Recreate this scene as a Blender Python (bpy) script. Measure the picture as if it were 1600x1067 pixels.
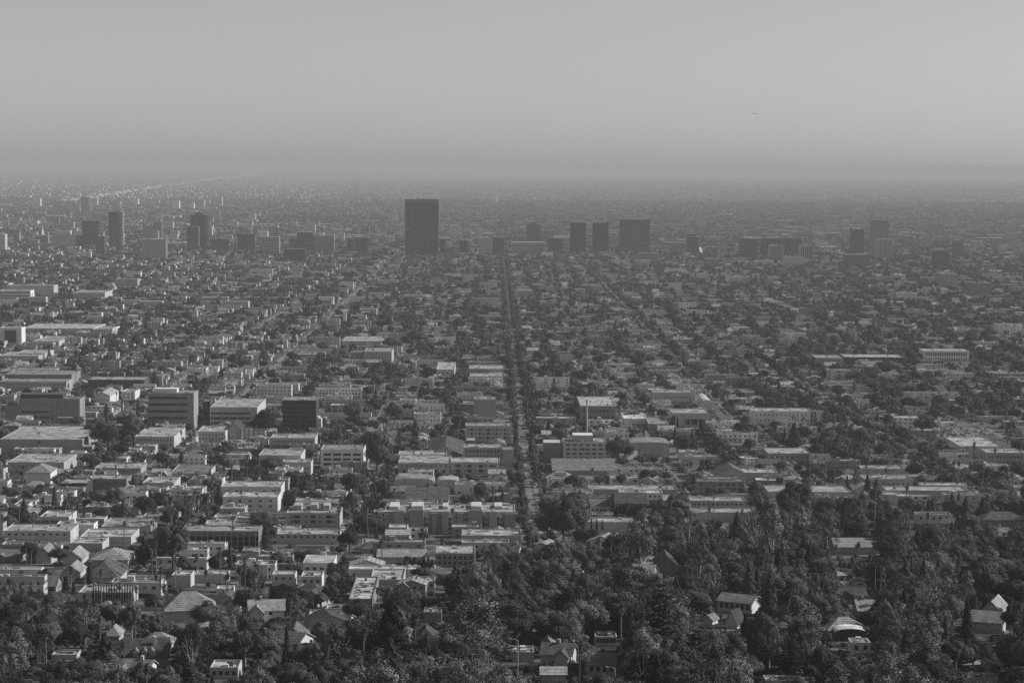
import bpy, math, random
import numpy as np
from mathutils import Vector, Matrix
random.seed(7); RNG = np.random.default_rng(11)
for o in list(bpy.data.objects): bpy.data.objects.remove(o)
S = bpy.context.scene
C = S.collection
# ------------------------------------------------------------------ camera
W0, H0, F = 1600.0, 1067.0, 3375.0            # the photograph's pixels, focal length in those pixels
CAM = Vector((0.0, 0.0, 240.0))
PITCH = math.atan((533.5 - 261.5) / F); YAW = math.atan(30.0 / F)
cd = bpy.data.cameras.new('camera'); cam = bpy.data.objects.new('camera', cd); C.objects.link(cam)
cam.location = CAM; cam.rotation_euler = (Matrix.Rotation(-YAW, 3, 'Z') @ Matrix.Rotation(math.pi / 2 - PITCH, 3, 'X') @ Matrix.Rotation(math.radians(0.3), 3, 'Z')).to_euler()
cd.sensor_width = 36.0; cd.lens = 36.0 * F / W0; cd.clip_start = 1.0; cd.clip_end = 300000.0
S.camera = cam
# ------------------------------------------------------------------ daylight (a black and white photograph: every tone is grey)
SUN_EL = math.radians(34); SUN_AZ = math.radians(80)   # azimuth from the view axis (+Y) towards +X
w = bpy.data.worlds.new('World'); S.world = w; w.use_nodes = True
nt = w.node_tree; nt.nodes.clear()
sky = nt.nodes.new('ShaderNodeTexSky'); sky.sky_type = 'NISHITA'; sky.sun_disc = False
sky.sun_elevation = SUN_EL; sky.sun_rotation = SUN_AZ; sky.altitude = 300; sky.air_density = 1.0; sky.dust_density = 0.75; sky.ozone_density = 1.0
bw = nt.nodes.new('ShaderNodeRGBToBW'); bg = nt.nodes.new('ShaderNodeBackground'); wo = nt.nodes.new('ShaderNodeOutputWorld')
bg.inputs['Strength'].default_value = 0.068
nt.links.new(sky.outputs[0], bw.inputs[0]); nt.links.new(bw.outputs[0], bg.inputs[0]); nt.links.new(bg.outputs[0], wo.inputs[0])
ld = bpy.data.lights.new('sun', 'SUN'); ld.energy = 3.3; ld.angle = math.radians(0.5); ld.color = (1, 1, 1)
sun = bpy.data.objects.new('sun', ld); C.objects.link(sun)
SD = Vector((math.cos(SUN_EL) * math.sin(SUN_AZ), math.cos(SUN_EL) * math.cos(SUN_AZ), math.sin(SUN_EL)))
sun.rotation_euler = (-SD).to_track_quat('-Z', 'Y').to_euler()
S.view_settings.view_transform = 'Standard'; S.view_settings.look = 'None'; S.view_settings.gamma = 1.0
S.view_settings.exposure = 0.36; S.view_settings.use_curve_mapping = False
S.render.engine = 'CYCLES'
cy = S.cycles
cy.max_bounces = 4; cy.diffuse_bounces = 2; cy.glossy_bounces = 1; cy.transmission_bounces = 1; cy.volume_bounces = 0; cy.transparent_max_bounces = 2
cy.use_denoising = False; cy.denoiser = 'OPENIMAGEDENOISE'; cy.denoising_input_passes = 'RGB_ALBEDO_NORMAL'; cy.sample_clamp_indirect = 4.0
S.render.use_persistent_data = False
HAZE_DENSITY = 5.6e-5; HAZE_TONE = 0.72; HAZE_ANISO = 0.0

# ------------------------------------------------------------------ terrain and projection
def gz(y):
    return 0.0 if y >= 1800 else 75.0 * ((1800.0 - max(y, -600)) / 1100.0) ** 1.5
Rm = np.array(cam.rotation_euler.to_matrix())
CAMN = np.array(CAM)
def ray(c, r):
    v = np.array([(c - W0 / 2) / F, -(r - H0 / 2) / F, -1.0]); return Rm @ v
def at_y(c, r, y):
    d = ray(c, r); t = y / d[1]; return CAMN + d * t
def at_z(c, r, z):
    d = ray(c, r); t = (z - CAMN[2]) / d[2]; return CAMN + d * t
def ground_at(c, r):
    d = ray(c, r)
    if d[2] > -1e-5: return np.array([0.0, 90000.0, 0.0])
    lo, hi = 50.0, 240.0 / -d[2] + 1
    for _ in range(60):
        m = (lo + hi) / 2; p = CAMN + d * m
        if p[2] > gz(p[1]): lo = m
        else: hi = m
    return CAMN + d * lo
RT_ = [[float(Rm[j][i]) for j in range(3)] for i in range(3)]
def pix(x, y, z):
    z -= 240.0; a, b, c = RT_; k = -F / (c[0] * x + c[1] * y + c[2] * z)
    return (W0 / 2 + k * (a[0] * x + a[1] * y + a[2] * z), H0 / 2 - k * (b[0] * x + b[1] * y + b[2] * z))

# ------------------------------------------------------------------ materials: all grey, tone from the mesh attribute 'tone'
M = {}
def mat(name, rough=0.85, spec=0.3, tone=1.0, n1=(0.25, 0.25), n2=(2.0, 0.12), coord='Object', rand=0.0, stretch=None, wave=None, patch=None):
    m = bpy.data.materials.new(name); m.use_nodes = True; t = m.node_tree; N = t.nodes; L = t.links
    b = N['Principled BSDF']; b.inputs['Roughness'].default_value = rough; b.inputs['Specular IOR Level'].default_value = spec
    at = N.new('ShaderNodeAttribute'); at.attribute_name = 'tone'; val = at.outputs['Fac']
    def mul(a, bb):
        k = N.new('ShaderNodeMath'); k.operation = 'MULTIPLY'
        if isinstance(a, float): k.inputs[0].default_value = a
        else: L.new(a, k.inputs[0])
        if isinstance(bb, float): k.inputs[1].default_value = bb
        else: L.new(bb, k.inputs[1])
        return k.outputs[0]
    if tone != 1.0: val = mul(val, float(tone))
    co = N.new('ShaderNodeTexCoord').outputs[coord]
    if stretch:
        mp = N.new('ShaderNodeMapping'); mp.inputs['Scale'].default_value = stretch; L.new(co, mp.inputs[0]); co = mp.outputs[0]
    for sc, amp in (n1, n2):
        if amp <= 0: continue
        nz = N.new('ShaderNodeTexNoise'); nz.inputs['Scale'].default_value = sc; nz.inputs['Detail'].default_value = 3; L.new(co, nz.inputs['Vector'])
        mr = N.new('ShaderNodeMapRange'); mr.inputs[1].default_value = 0.3; mr.inputs[2].default_value = 0.7
        mr.inputs[3].default_value = 1 - amp; mr.inputs[4].default_value = 1 + amp; L.new(nz.outputs[0], mr.inputs[0]); val = mul(val, mr.outputs[0])
    if wave:
        wv = N.new('ShaderNodeTexWave'); wv.inputs['Scale'].default_value = wave[0]; wv.bands_direction = wave[1]; wv.inputs['Distortion'].default_value = 1.0; L.new(co, wv.inputs['Vector'])
        mr = N.new('ShaderNodeMapRange'); mr.inputs[3].default_value = 1 - wave[2]; mr.inputs[4].default_value = 1 + wave[2]; L.new(wv.outputs['Fac'], mr.inputs[0]); val = mul(val, mr.outputs[0])
    if patch:
        vn = N.new('ShaderNodeTexVoronoi'); vn.distance = 'CHEBYCHEV'; vn.inputs['Scale'].default_value = patch[0]; L.new(co, vn.inputs['Vector'])
        sp = N.new('ShaderNodeSeparateColor'); L.new(vn.outputs['Color'], sp.inputs[0]); mr = N.new('ShaderNodeMapRange'); mr.inputs[3].default_value = 1 - patch[1]; mr.inputs[4].default_value = 1 + patch[1]; L.new(sp.outputs[0], mr.inputs[0]); val = mul(val, mr.outputs[0])
    if rand > 0:
        oi = N.new('ShaderNodeObjectInfo'); mr = N.new('ShaderNodeMapRange'); mr.inputs[3].default_value = 1 - rand; mr.inputs[4].default_value = 1 + rand
        L.new(oi.outputs['Random'], mr.inputs[0]); val = mul(val, mr.outputs[0])
    L.new(val, b.inputs['Base Color']); M[name] = m; return m
mat('wall_plaster', 0.9, 0.2, 1.0, (0.12, 0.12), (1.3, 0.09), stretch=(1, 1, 0.35))
mat('roof_flat', 0.9, 0.2, 0.78, (0.13, 0.35), (1.2, 0.25), patch=(.22, .3))
mat('roof_tile', 0.85, 0.2, 1.0, (0.3, 0.32), (1.6, 0.32), wave=(0.5, 'Z', 0.22))
mat('window_glass', 0.22, 0.5, 1.0, (0.4, 0.2), (3, 0))
mat('trim', 0.7, 0.3, 1.0, (0.3, 0.06), (2, 0.05))
mat('leaves', 0.85, 0.15, 1.1, (0.3, 0.15), (3, 0), rand=0.68)
mat('bark', 0.9, 0.1, 1.0, (0.6, 0.25), (4, 0.2), rand=0.2)
mat('paintwork', 0.35, 0.5, 1.0, (1, 0.03), (2, 0))
mat('asphalt', 0.9, 0.25, 1.0, (0.05, 0.18), (0.7, 0.16))
mat('concrete', 0.9, 0.2, 1.0, (0.1, 0.15), (1.5, 0.12))
mat('dark_facade', 0.35, 0.5, 1.0, (0.03, 0.1), (0.3, 0.08))
mat('far_wall', 0.9, 0.2, 1.0, (0.1, 0.2), (0.5, 0.1))
MATS = list(M); MI = {k: i for i, k in enumerate(MATS)}

# ------------------------------------------------------------------ mesh collector
class MB:
    def __init__(s): s.v = []; s.l = []; s.n = []; s.m = []; s.t = []
    def face(s, pts, m, t):
        k = len(s.v); s.v.extend(pts); s.l.extend(range(k, k + len(pts))); s.n.append(len(pts)); s.m.append(m); s.t.append(t)
    def box(s, x0, x1, y0, y1, z0, z1, m, t, tt=None, mt=None, bottom=False):
        a = [(x0, y0, z0), (x1, y0, z0), (x1, y1, z0), (x0, y1, z0), (x0, y0, z1), (x1, y0, z1), (x1, y1, z1), (x0, y1, z1)]
        k = len(s.v); s.v.extend(a)
        for q, mm, tn in (((0, 1, 5, 4), m, t), ((1, 2, 6, 5), m, t), ((2, 3, 7, 6), m, t), ((3, 0, 4, 7), m, t), ((4, 5, 6, 7), m if mt is None else mt, t if tt is None else tt)):
            s.l.extend(k + i for i in q); s.n.append(4); s.m.append(mm); s.t.append(tn)
        if bottom: s.l.extend((k + 3, k + 2, k + 1, k)); s.n.append(4); s.m.append(m); s.t.append(t)
    def tube(s, pts, rad, m, t, sides=6):
        rings = []
        for i, p in enumerate(pts):
            p = Vector(p); d = (Vector(pts[min(i + 1, len(pts) - 1)]) - Vector(pts[max(i - 1, 0)])).normalized()
            a = d.orthogonal().normalized(); b = d.cross(a); k = len(s.v)
            s.v.extend(tuple(p + (a * math.cos(j * math.tau / sides) + b * math.sin(j * math.tau / sides)) * rad[i]) for j in range(sides)); rings.append(k)
        for A, B in zip(rings, rings[1:]):
            for j in range(sides):
                jj = (j + 1) % sides; s.l.extend((A + j, A + jj, B + jj, B + j)); s.n.append(4); s.m.append(m); s.t.append(t)
        s.l.extend(rings[-1] + j for j in range(sides)); s.n.append(sides); s.m.append(m); s.t.append(t)
    def lathe(s, prof, m, t, sides=20, cx=0, cy=0):
        rings = []
        for r, z in prof:
            rings.append(len(s.v)); s.v.extend((cx + r * math.cos(j * math.tau / sides), cy + r * math.sin(j * math.tau / sides), z) for j in range(sides))
        for A, B in zip(rings, rings[1:]):
            for j in range(sides):
                jj = (j + 1) % sides; s.l.extend((A + j, A + jj, B + jj, B + j)); s.n.append(4); s.m.append(m); s.t.append(t)
        s.l.extend(rings[-1] + j for j in range(sides)); s.n.append(sides); s.m.append(m); s.t.append(t)
    def add(s, o, loc, rz=0.0):
        c, sn = math.cos(rz), math.sin(rz); k = len(s.v)
        s.v.extend((loc[0] + x * c - y * sn, loc[1] + x * sn + y * c, loc[2] + z) for x, y, z in o.v)
        s.l.extend(i + k for i in o.l); s.n.extend(o.n); s.m.extend(o.m); s.t.extend(o.t)
    def mesh(s, name):
        return mesh_np(name, np.array(s.v, np.float32), np.array(s.l, np.int32), np.array(s.n, np.int32), np.array(s.m, np.int32), np.array(s.t, np.float32))
def mesh_np(name, v, l, n, m, t, smooth=False):
    me = bpy.data.meshes.new(name)
    me.vertices.add(len(v)); me.vertices.foreach_set('co', v.ravel())
    me.loops.add(len(l)); me.loops.foreach_set('vertex_index', l)
    me.polygons.add(len(n)); st = np.zeros(len(n), np.int32); st[1:] = np.cumsum(n)[:-1]; me.polygons.foreach_set('loop_start', st)
    t = np.where((m == 0) & (t > .12), np.minimum(.75, t * 1.6), t)   # plaster tones
    used = sorted(set(m.tolist())); re = {u: i for i, u in enumerate(used)}
    for u in used: me.materials.append(M[MATS[u]])
    mm = np.zeros(len(n), np.int32)
    for u in used: mm[m == u] = re[u]
    me.polygons.foreach_set('material_index', mm); me.polygons.foreach_set('use_smooth', np.zeros(len(n), bool))
    at = me.attributes.new('tone', 'FLOAT', 'FACE'); at.data.foreach_set('value', t)
    me.update(calc_edges=True); return me
def obj(name, me, parent=None, loc=None, rz=0.0):
    if isinstance(me, MB): me = me.mesh(name)
    o = bpy.data.objects.new(name, me); C.objects.link(o)
    if parent: o.parent = parent
    if loc is not None: o.location = loc
    if rz: o.rotation_euler = (0, 0, rz)
    return o
def empty(name, loc, rz=0.0):
    o = bpy.data.objects.new(name, None); C.objects.link(o); o.location = loc; o.rotation_euler = (0, 0, rz); o.empty_display_size = 1.0; return o
def tag(o, label, cat, group=None):
    o['label'] = label; o['category'] = cat
    if group: o['group'] = group
    n = len(label.split())
    if not 4 <= n <= 16: print('LABEL LENGTH', n, label)
    return o
WP, RF, RT, GL, TR, LV, BK, PT, AS, CO, DF, FW = range(12)

# ------------------------------------------------------------------ occupancy: footprints on the ground and hero rectangles in the picture
FOOT = {}
def claim(x0, x1, y0, y1):
    for i in range(int(x0 // 40), int(x1 // 40) + 1):
        for j in range(int(y0 // 40), int(y1 // 40) + 1): FOOT.setdefault((i, j), []).append((x0, x1, y0, y1))
def hits(x0, x1, y0, y1):
    for i in range(int(x0 // 40), int(x1 // 40) + 1):
        for j in range(int(y0 // 40), int(y1 // 40) + 1):
            for a in FOOT.get((i, j), ()):
                if a[0] < x1 and a[1] > x0 and a[2] < y1 and a[3] > y0: return True
    return False
SHOW = []      # (c0, c1, row top, row of clear part, y) of heroes
def hides(x, y, halfw, zt, slack=0.0):
    """would a thing at x,y (top at zt) stand in front of a hero's face"""
    ct, rt = pix(x, y, zt); k = F / y * halfw
    for c0, c1, a, b, yy in SHOW:
        if y < yy and ct + k > c0 + 1 and ct - k < c1 - 1 and rt < b - slack: 
            if pix(x, y, gz(y))[1] > a: return True
    return False
REFS = []      # (column, row, short name) for the labels
# ------------------------------------------------------------------ the setting: ground, roads, pavements
def ystops():
    ys = list(np.arange(-600, 1800, 20.0)) + list(np.arange(1800, 6400, 100.0)) + [6400, 8000, 12000, 20000, 40000]
    return ys
YS = ystops()
def ground():
    ys = YS + [88000.0]; v = []; f = []
    for y in ys:
        hw = max(900.0, abs(y) * 0.45 + 500)
        for k in range(9):
            x = -hw + 2 * hw * k / 8
            yy = y
            if y > 60000: yy = 86000.0 + (44000.0 - 86000.0) * min(1, max(0, (x + 9000) / 21000.0))
            v.append((x, yy, gz(yy)))
    for i in range(len(ys) - 1):
        for k in range(8): a = i * 9 + k; f.append((a, a + 1, a + 10, a + 9))
    me = bpy.data.meshes.new('ground'); me.from_pydata(v, [], f)
    m = bpy.data.materials.new('yards_and_earth'); m.use_nodes = True; t = m.node_tree; N = t.nodes; L = t.links
    b = N['Principled BSDF']; b.inputs['Roughness'].default_value = 0.95; b.inputs['Specular IOR Level'].default_value = 0.1
    co = N.new('ShaderNodeTexCoord').outputs['Object']
    def vor(scale, lo, hi, e0, e1):
        vn = N.new('ShaderNodeTexVoronoi'); vn.inputs['Scale'].default_value = scale; L.new(co, vn.inputs['Vector'])
        sep = N.new('ShaderNodeSeparateColor'); L.new(vn.outputs['Color'], sep.inputs[0])
        mr = N.new('ShaderNodeMapRange'); mr.inputs[1].default_value = lo; mr.inputs[2].default_value = hi; mr.inputs[3].default_value = e0; mr.inputs[4].default_value = e1
        L.new(sep.outputs[0], mr.inputs[0]); return mr.outputs[0]
    def mth(op, a, c):
        k = N.new('ShaderNodeMath'); k.operation = op
        for i, q in enumerate((a, c)):
            if isinstance(q, float): k.inputs[i].default_value = q
            else: L.new(q, k.inputs[i])
        return k.outputs[0]
    small = vor(0.12, 0.35, 1.0, 0.05, 0.20); big = vor(0.02, 0.3, 1.0, 0.7, 1.2); spot = vor(0.009, 0.9, 0.97, 1.0, 1.8)
    nz = N.new('ShaderNodeTexNoise'); nz.inputs['Scale'].default_value = 0.6; nz.inputs['Detail'].default_value = 4; L.new(co, nz.inputs['Vector'])
    nn = N.new('ShaderNodeMapRange'); nn.inputs[1].default_value = 0.3; nn.inputs[2].default_value = 0.7; nn.inputs[3].default_value = 0.6; nn.inputs[4].default_value = 1.3; L.new(nz.outputs[0], nn.inputs[0])
    n3 = N.new('ShaderNodeTexNoise'); n3.inputs['Scale'].default_value = 0.0006; n3.inputs['Detail'].default_value = 5; L.new(co, n3.inputs['Vector'])
    nm = N.new('ShaderNodeMapRange'); nm.inputs[1].default_value = 0.3; nm.inputs[2].default_value = 0.7; nm.inputs[3].default_value = 0.6; nm.inputs[4].default_value = 1.3; L.new(n3.outputs[0], nm.inputs[0])
    L.new(mth('MULTIPLY', mth('MULTIPLY', mth('MULTIPLY', small, big), mth('MULTIPLY', spot, nn.outputs[0])), nm.outputs[0]), b.inputs['Base Color'])
    me.materials.append(m); o = bpy.data.objects.new('ground', me); C.objects.link(o); o['kind'] = 'structure'
ground()
def spread_streets(base, gap, off):
    xs = [27] + base; lo, hi = min(xs), max(xs)
    return sorted(xs + [lo - gap * k + off for k in range(1, 60)] + [hi + gap * k + off for k in range(1, 60)])
XS = spread_streets([-85, -178, -268, -348, -455, 135, 243, 350], 112, 0)
EW = [905, 1040, 1180, 1330, 1500, 1665, 1840]; EW += [2030 + 181 * k for k in range(0, 24)]
import bisect
_RX = {}
def xs_at(y):
    """the north-south streets of the row of blocks at y: one grid near, rows that do not quite line up beyond"""
    if y < 2030: return XS
    k = bisect.bisect_right(EW, y) - 1
    if k not in _RX:
        r_ = random.Random(k * 17 + 3); keep = [27, -349, -262, 226]; xs = list(keep); lim = EW[k] * .27 + 260
        for a, c in ((-lim, -349), (-262, 27), (27, 226), (226, lim)):
            n_ = max(1, round((c - a) / r_.uniform(92, 128)));
            for i in range(1, n_): xs.append(a + (c - a) * i / n_ + r_.uniform(-24, 24))
        _RX[k] = sorted(xs + [-lim, lim])
    return _RX[k]
BOUL = {2030: 24.0, 3116: 30.0, 4926: 26.0}
def halfwidth(x): return 4.9 if x == 27 else 4.0
def road_strip(name, x, hw, y0, y1, dz, tone, m=AS):
    b = MB(); ys = [y0] + [y for y in YS if y0 < y < y1] + [y1]
    for a, c in zip(ys, ys[1:]): b.face([(x - hw, a, gz(a) + dz), (x + hw, a, gz(a) + dz), (x + hw, c, gz(c) + dz), (x - hw, c, gz(c) + dz)], m, tone)
    return b
def start_of(x):
    return {27: 1120.0, -85: 1000.0, -178: 960.0, -268: 930.0, -348: 1000.0, -455: 1150.0}.get(x, 1250.0 if x > 27 else 1150.0)
def pave_strip(p, x, y0, y1):
    for sgn in (-1, 1):
        e = x + sgn * (halfwidth(x) + 0.02); f_ = e + sgn * 2.4; xa, xb = min(e, f_), max(e, f_)
        ys = [y0] + [y for y in YS if y0 < y < y1] + [y1]
        for u, v_ in zip(ys, ys[1:]):
            p.face([(xa, u, gz(u) + .22), (xb, u, gz(u) + .22), (xb, v_, gz(v_) + .22), (xa, v_, gz(v_) + .22)], CO, 0.16)
            for xx in (xa, xb): p.face([(xx, u, gz(u) + .02), (xx, v_, gz(v_) + .02), (xx, v_, gz(v_) + .22), (xx, u, gz(u) + .22)], CO, 0.16)
for x in XS:
    if abs(x) > 620: continue
    y0 = max(start_of(x), abs(x + 30) / 0.262); y1 = 6000.0 if x == 27 else 2020.0
    if y0 > y1 - 50: continue
    for u_, v_, t_ in ([(y0, y1, .10)] if x != 27 else [(y0, 2100.0, .15), (2100.0, y1, .12)]): o = obj('road', road_strip('road', x, halfwidth(x), u_, v_, 0.10, t_)); o['kind'] = 'structure'
    p = MB(); cuts = sorted([y0] + [e for e in EW if y0 < e < y1] + [y1])
    for a, c in zip(cuts, cuts[1:]):
        a2, c2 = a + BOUL.get(a, 10) / 2, c - BOUL.get(c, 10) / 2
        if c2 - a2 > 5: pave_strip(p, x, a2, c2)
    o = obj('pavement', p); o['kind'] = 'structure'
for e, e2 in zip(EW, EW[1:]):
    if e < 2030 or e > 5000: continue
    b = MB(); p = MB(); a2, c2 = e + BOUL.get(e, 10) / 2, e2 - BOUL.get(e2, 10) / 2
    for x in xs_at(e + 1)[1:-1]:
        if x == 27: continue
        q = road_strip('road', x, halfwidth(x) + (1.5 if x in (-349, -262) else 0), a2, c2, .1, .24 if x in (-349, -262) else .1); b.add(q, (0, 0, 0)); pave_strip(p, x, a2, c2)
    o = obj('road', b); o['kind'] = 'structure'; o = obj('pavement', p); o['kind'] = 'structure'
d = MB()
for y in np.arange(1130, 3000, 9.0):
    for dx in (-0.12, 0.12): d.face([(27 + dx - .06, y, gz(y) + .13), (27 + dx + .06, y, gz(y) + .13), (27 + dx + .06, y + 4, gz(y + 4) + .13), (27 + dx - .06, y + 4, gz(y + 4) + .13)], PT, 0.6)
for e in EW[:12]:
    for sgn in (-1, 1):
        yy = e + sgn * (BOUL.get(e, 10) / 2 + 2)
        for k in range(6): d.face([(27 - 6 + k * 2.1, yy - 1.3, gz(yy - 1.3) + .135), (27 - 5 + k * 2.1, yy - 1.3, gz(yy - 1.3) + .135), (27 - 5 + k * 2.1, yy + 1.3, gz(yy + 1.3) + .135), (27 - 6 + k * 2.1, yy + 1.3, gz(yy + 1.3) + .135)], PT, 0.55)
o = obj('road_markings', d); o['kind'] = 'structure'
for e in EW:
    hw = BOUL.get(e, 10.0) / 2; X = e * 0.27 + 60; b = MB(); ys = [e - hw, e, e + hw]
    x0 = -X if e >= 1500 else max(-X, -360.0); x1 = X if e >= 1500 else (45.0 if e > 1100 else -120.0)
    for a, c in zip(ys, ys[1:]): b.face([(x0, a, gz(a) + .055), (x1, a, gz(a) + .055), (x1, c, gz(c) + .055), (x0, c, gz(c) + .055)], AS, 0.13)
    o = obj('road', b); o['kind'] = 'structure'
# far freeway that curves away over the plain
fw = [(100, 315), (130, 311), (160, 307), (200, 299), (250, 292), (300, 285), (335, 279.5), (365, 276.5), (400, 273.5), (440, 272)]
b = MB(); P = [ground_at(*q) for q in fw]
for a, c in zip(P, P[1:]):
    wa, wc = 50 + a[1] * 0.0016, 50 + c[1] * 0.0016
    b.face([(a[0] - wa, a[1], 5), (a[0] + wa, a[1], 5), (c[0] + wc, c[1], 5), (c[0] - wc, c[1], 5)], CO, 0.6)  # pale tone paints in the specular sheen of the roadway
o = obj('road', b); o['kind'] = 'structure'
b = MB()
for y in np.arange(6400, 30000, 400.0): b.face([(27 - 9, y, .3), (27 + 9, y, .3), (27 + 9, y + 400, .3), (27 - 9, y + 400, .3)], CO, 0.5)
o = obj('road', b); o['kind'] = 'structure'

# ------------------------------------------------------------------ building parts, in local metres: x across the view, -y towards the camera
def new_parts(): return {}
def P_(parts, k):
    if k not in parts: parts[k] = MB()
    return parts[k]
def windows_on(mb, rng, face, a0, a1, off, z0, z1, cols, ww, wh, zs, tone=0.03, skip=0.1, pr=0.06):
    """rows of glazing on one face: 'f' front (y=off), 'r' right (x=off), 'l' left, 'b' back"""
    if cols < 1: return
    for z in zs:
        for k in range(cols):
            if rng.random() < skip: continue
            a = a0 + (k + 0.5) * (a1 - a0) / cols; u, v = a - ww / 2, a + ww / 2; t = tone * rng.uniform(.6, 1.5) if rng.random() < .8 else rng.uniform(.08, .22)
            if face == 'f': q = [(u, off - pr, z), (v, off - pr, z), (v, off - pr, z + wh), (u, off - pr, z + wh)]
            elif face == 'r': q = [(off + pr, u, z), (off + pr, v, z), (off + pr, v, z + wh), (off + pr, u, z + wh)]
            elif face == 'l': q = [(off - pr, v, z), (off - pr, u, z), (off - pr, u, z + wh), (off - pr, v, z + wh)]
            else: q = [(v, off + pr, z), (u, off + pr, z), (u, off + pr, z + wh), (v, off + pr, z + wh)]
            mb.face(q, GL, t)
def flat_block(parts, x0, x1, y0, y1, h, wt, rt, par=0.6, zb=-4.0, rim=None):
    wl = P_(parts, 'wall'); rf = P_(parts, 'roof'); t = 0.35; zt = h + par; rim = wt * 1.15 if rim is None else rim
    for q in ([(x0, y0, zb), (x1, y0, zb), (x1, y0, zt), (x0, y0, zt)], [(x1, y0, zb), (x1, y1, zb), (x1, y1, zt), (x1, y0, zt)],
              [(x1, y1, zb), (x0, y1, zb), (x0, y1, zt), (x1, y1, zt)], [(x0, y1, zb), (x0, y0, zb), (x0, y0, zt), (x0, y1, zt)]): wl.face(q, WP, wt)
    i0, i1, j0, j1 = x0 + t, x1 - t, y0 + t, y1 - t
    rf.face([(i0, j0, h), (i1, j0, h), (i1, j1, h), (i0, j1, h)], RF, rt)
    for q in ([(x0, y0, zt), (x1, y0, zt), (i1, j0, zt), (i0, j0, zt)], [(x1, y0, zt), (x1, y1, zt), (i1, j1, zt), (i1, j0, zt)],
              [(x1, y1, zt), (x0, y1, zt), (i0, j1, zt), (i1, j1, zt)], [(x0, y1, zt), (x0, y0, zt), (i0, j0, zt), (i0, j1, zt)]): rf.face(q, TR, rim)
    for q in ([(i0, j0, h), (i0, j0, zt), (i1, j0, zt), (i1, j0, h)], [(i1, j0, h), (i1, j0, zt), (i1, j1, zt), (i1, j1, h)],
              [(i1, j1, h), (i1, j1, zt), (i0, j1, zt), (i0, j1, h)], [(i0, j1, h), (i0, j1, zt), (i0, j0, zt), (i0, j0, h)]): wl.face(q, WP, wt * .9)
def roof_units(parts, rng, x0, x1, y0, y1, h, n):
    u = P_(parts, 'roof_unit')
    for _ in range(n):
        a = rng.uniform(.6, 2.2); b_ = rng.uniform(.6, 1.8); z = rng.uniform(.5, 1.6)
        x = rng.uniform(x0 + 1, max(x0 + 1.1, x1 - 1 - a)); y = rng.uniform(y0 + 1, max(y0 + 1.1, y1 - 1 - b_))
        k = rng.random()
        if k < .55: u.box(x, x + a, y, y + b_, h + .02, h + z, CO, rng.choice([.15, .3, .5, .65]))
        elif k < .75: u.box(x, min(x + rng.uniform(3, 9), x1 - .6), y, y + .45, h + .02, h + .5, CO, rng.choice([.2, .45]))
        elif k < .9: u.box(x, min(x + rng.uniform(2, 6), x1 - .6), y, min(y + rng.uniform(1.5, 4), y1 - .6), h + .02, h + .12, CO, rng.choice([.06, .1, .55]))
        else: u.tube([(x, y, h), (x, y, h + 1.4)], [.18, .18], CO, .4, 5)
def gable(parts, x0, x1, y0, y1, z, rh, axis, wt, rt, ov=0.6, th=0.22):
    rf = P_(parts, 'roof'); wl = P_(parts, 'wall')
    def slab(a, b_, c, d_):
        rf.face([a, b_, c, d_], RT, rt)
        lo = [(p[0], p[1], p[2] - th) for p in (a, b_, c, d_)]
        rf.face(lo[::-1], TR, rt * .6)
        for i in range(4): rf.face([(a, b_, c, d_)[i], (a, b_, c, d_)[(i + 1) % 4], lo[(i + 1) % 4], lo[i]][::-1], TR, min(.7, wt * 1.1))
    if axis == 'x':
        ym = (y0 + y1) / 2; k = rh / (ym - y0); zo = z - ov * k + .05; X0, X1 = x0 - ov, x1 + ov
        slab((X0, y0 - ov, zo), (X1, y0 - ov, zo), (X1, ym, z + rh + .05), (X0, ym, z + rh + .05))
        slab((X1, y1 + ov, zo), (X0, y1 + ov, zo), (X0, ym, z + rh + .05), (X1, ym, z + rh + .05))
        wl.face([(x0, y1, z), (x0, y0, z), (x0, ym, z + rh - .2)], WP, wt); wl.face([(x1, y0, z), (x1, y1, z), (x1, ym, z + rh - .2)], WP, wt)
    else:
        xm = (x0 + x1) / 2; k = rh / (xm - x0); zo = z - ov * k + .05; Y0, Y1 = y0 - ov, y1 + ov
        slab((x0 - ov, Y1, zo), (x0 - ov, Y0, zo), (xm, Y0, z + rh + .05), (xm, Y1, z + rh + .05))
        slab((x1 + ov, Y0, zo), (x1 + ov, Y1, zo), (xm, Y1, z + rh + .05), (xm, Y0, z + rh + .05))
        wl.face([(x0, y0, z), (x1, y0, z), (xm, y0, z + rh - .2)], WP, wt); wl.face([(x1, y1, z), (x0, y1, z), (xm, y1, z + rh - .2)], WP, wt)
def hip(parts, x0, x1, y0, y1, z, rh, rt, ov=0.7):
    rf = P_(parts, 'roof'); x0 -= ov; x1 += ov; y0 -= ov; y1 += ov; zm = z + rh
    if x1 - x0 >= y1 - y0:
        k = (y1 - y0) / 2 * .95; A = (x0 + k, (y0 + y1) / 2, zm); B = (x1 - k, (y0 + y1) / 2, zm)
        rf.face([(x0, y0, z), (x1, y0, z), B, A], RT, rt); rf.face([(x1, y1, z), (x0, y1, z), A, B], RT, rt)
        rf.face([(x1, y0, z), (x1, y1, z), B], RT, rt); rf.face([(x0, y1, z), (x0, y0, z), A], RT, rt)
    else:
        k = (x1 - x0) / 2 * .95; A = ((x0 + x1) / 2, y0 + k, zm); B = ((x0 + x1) / 2, y1 - k, zm)
        rf.face([(x1, y0, z), (x1, y1, z), B, A], RT, rt); rf.face([(x0, y1, z), (x0, y0, z), A, B], RT, rt)
        rf.face([(x0, y0, z), (x1, y0, z), A], RT, rt); rf.face([(x1, y1, z), (x0, y1, z), B], RT, rt)
    e = P_(parts, 'eaves')
    e.box(x0, x1, y0, y1, z - .25, z - .01, TR, min(.6, rt * 1.6), bottom=True)
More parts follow.
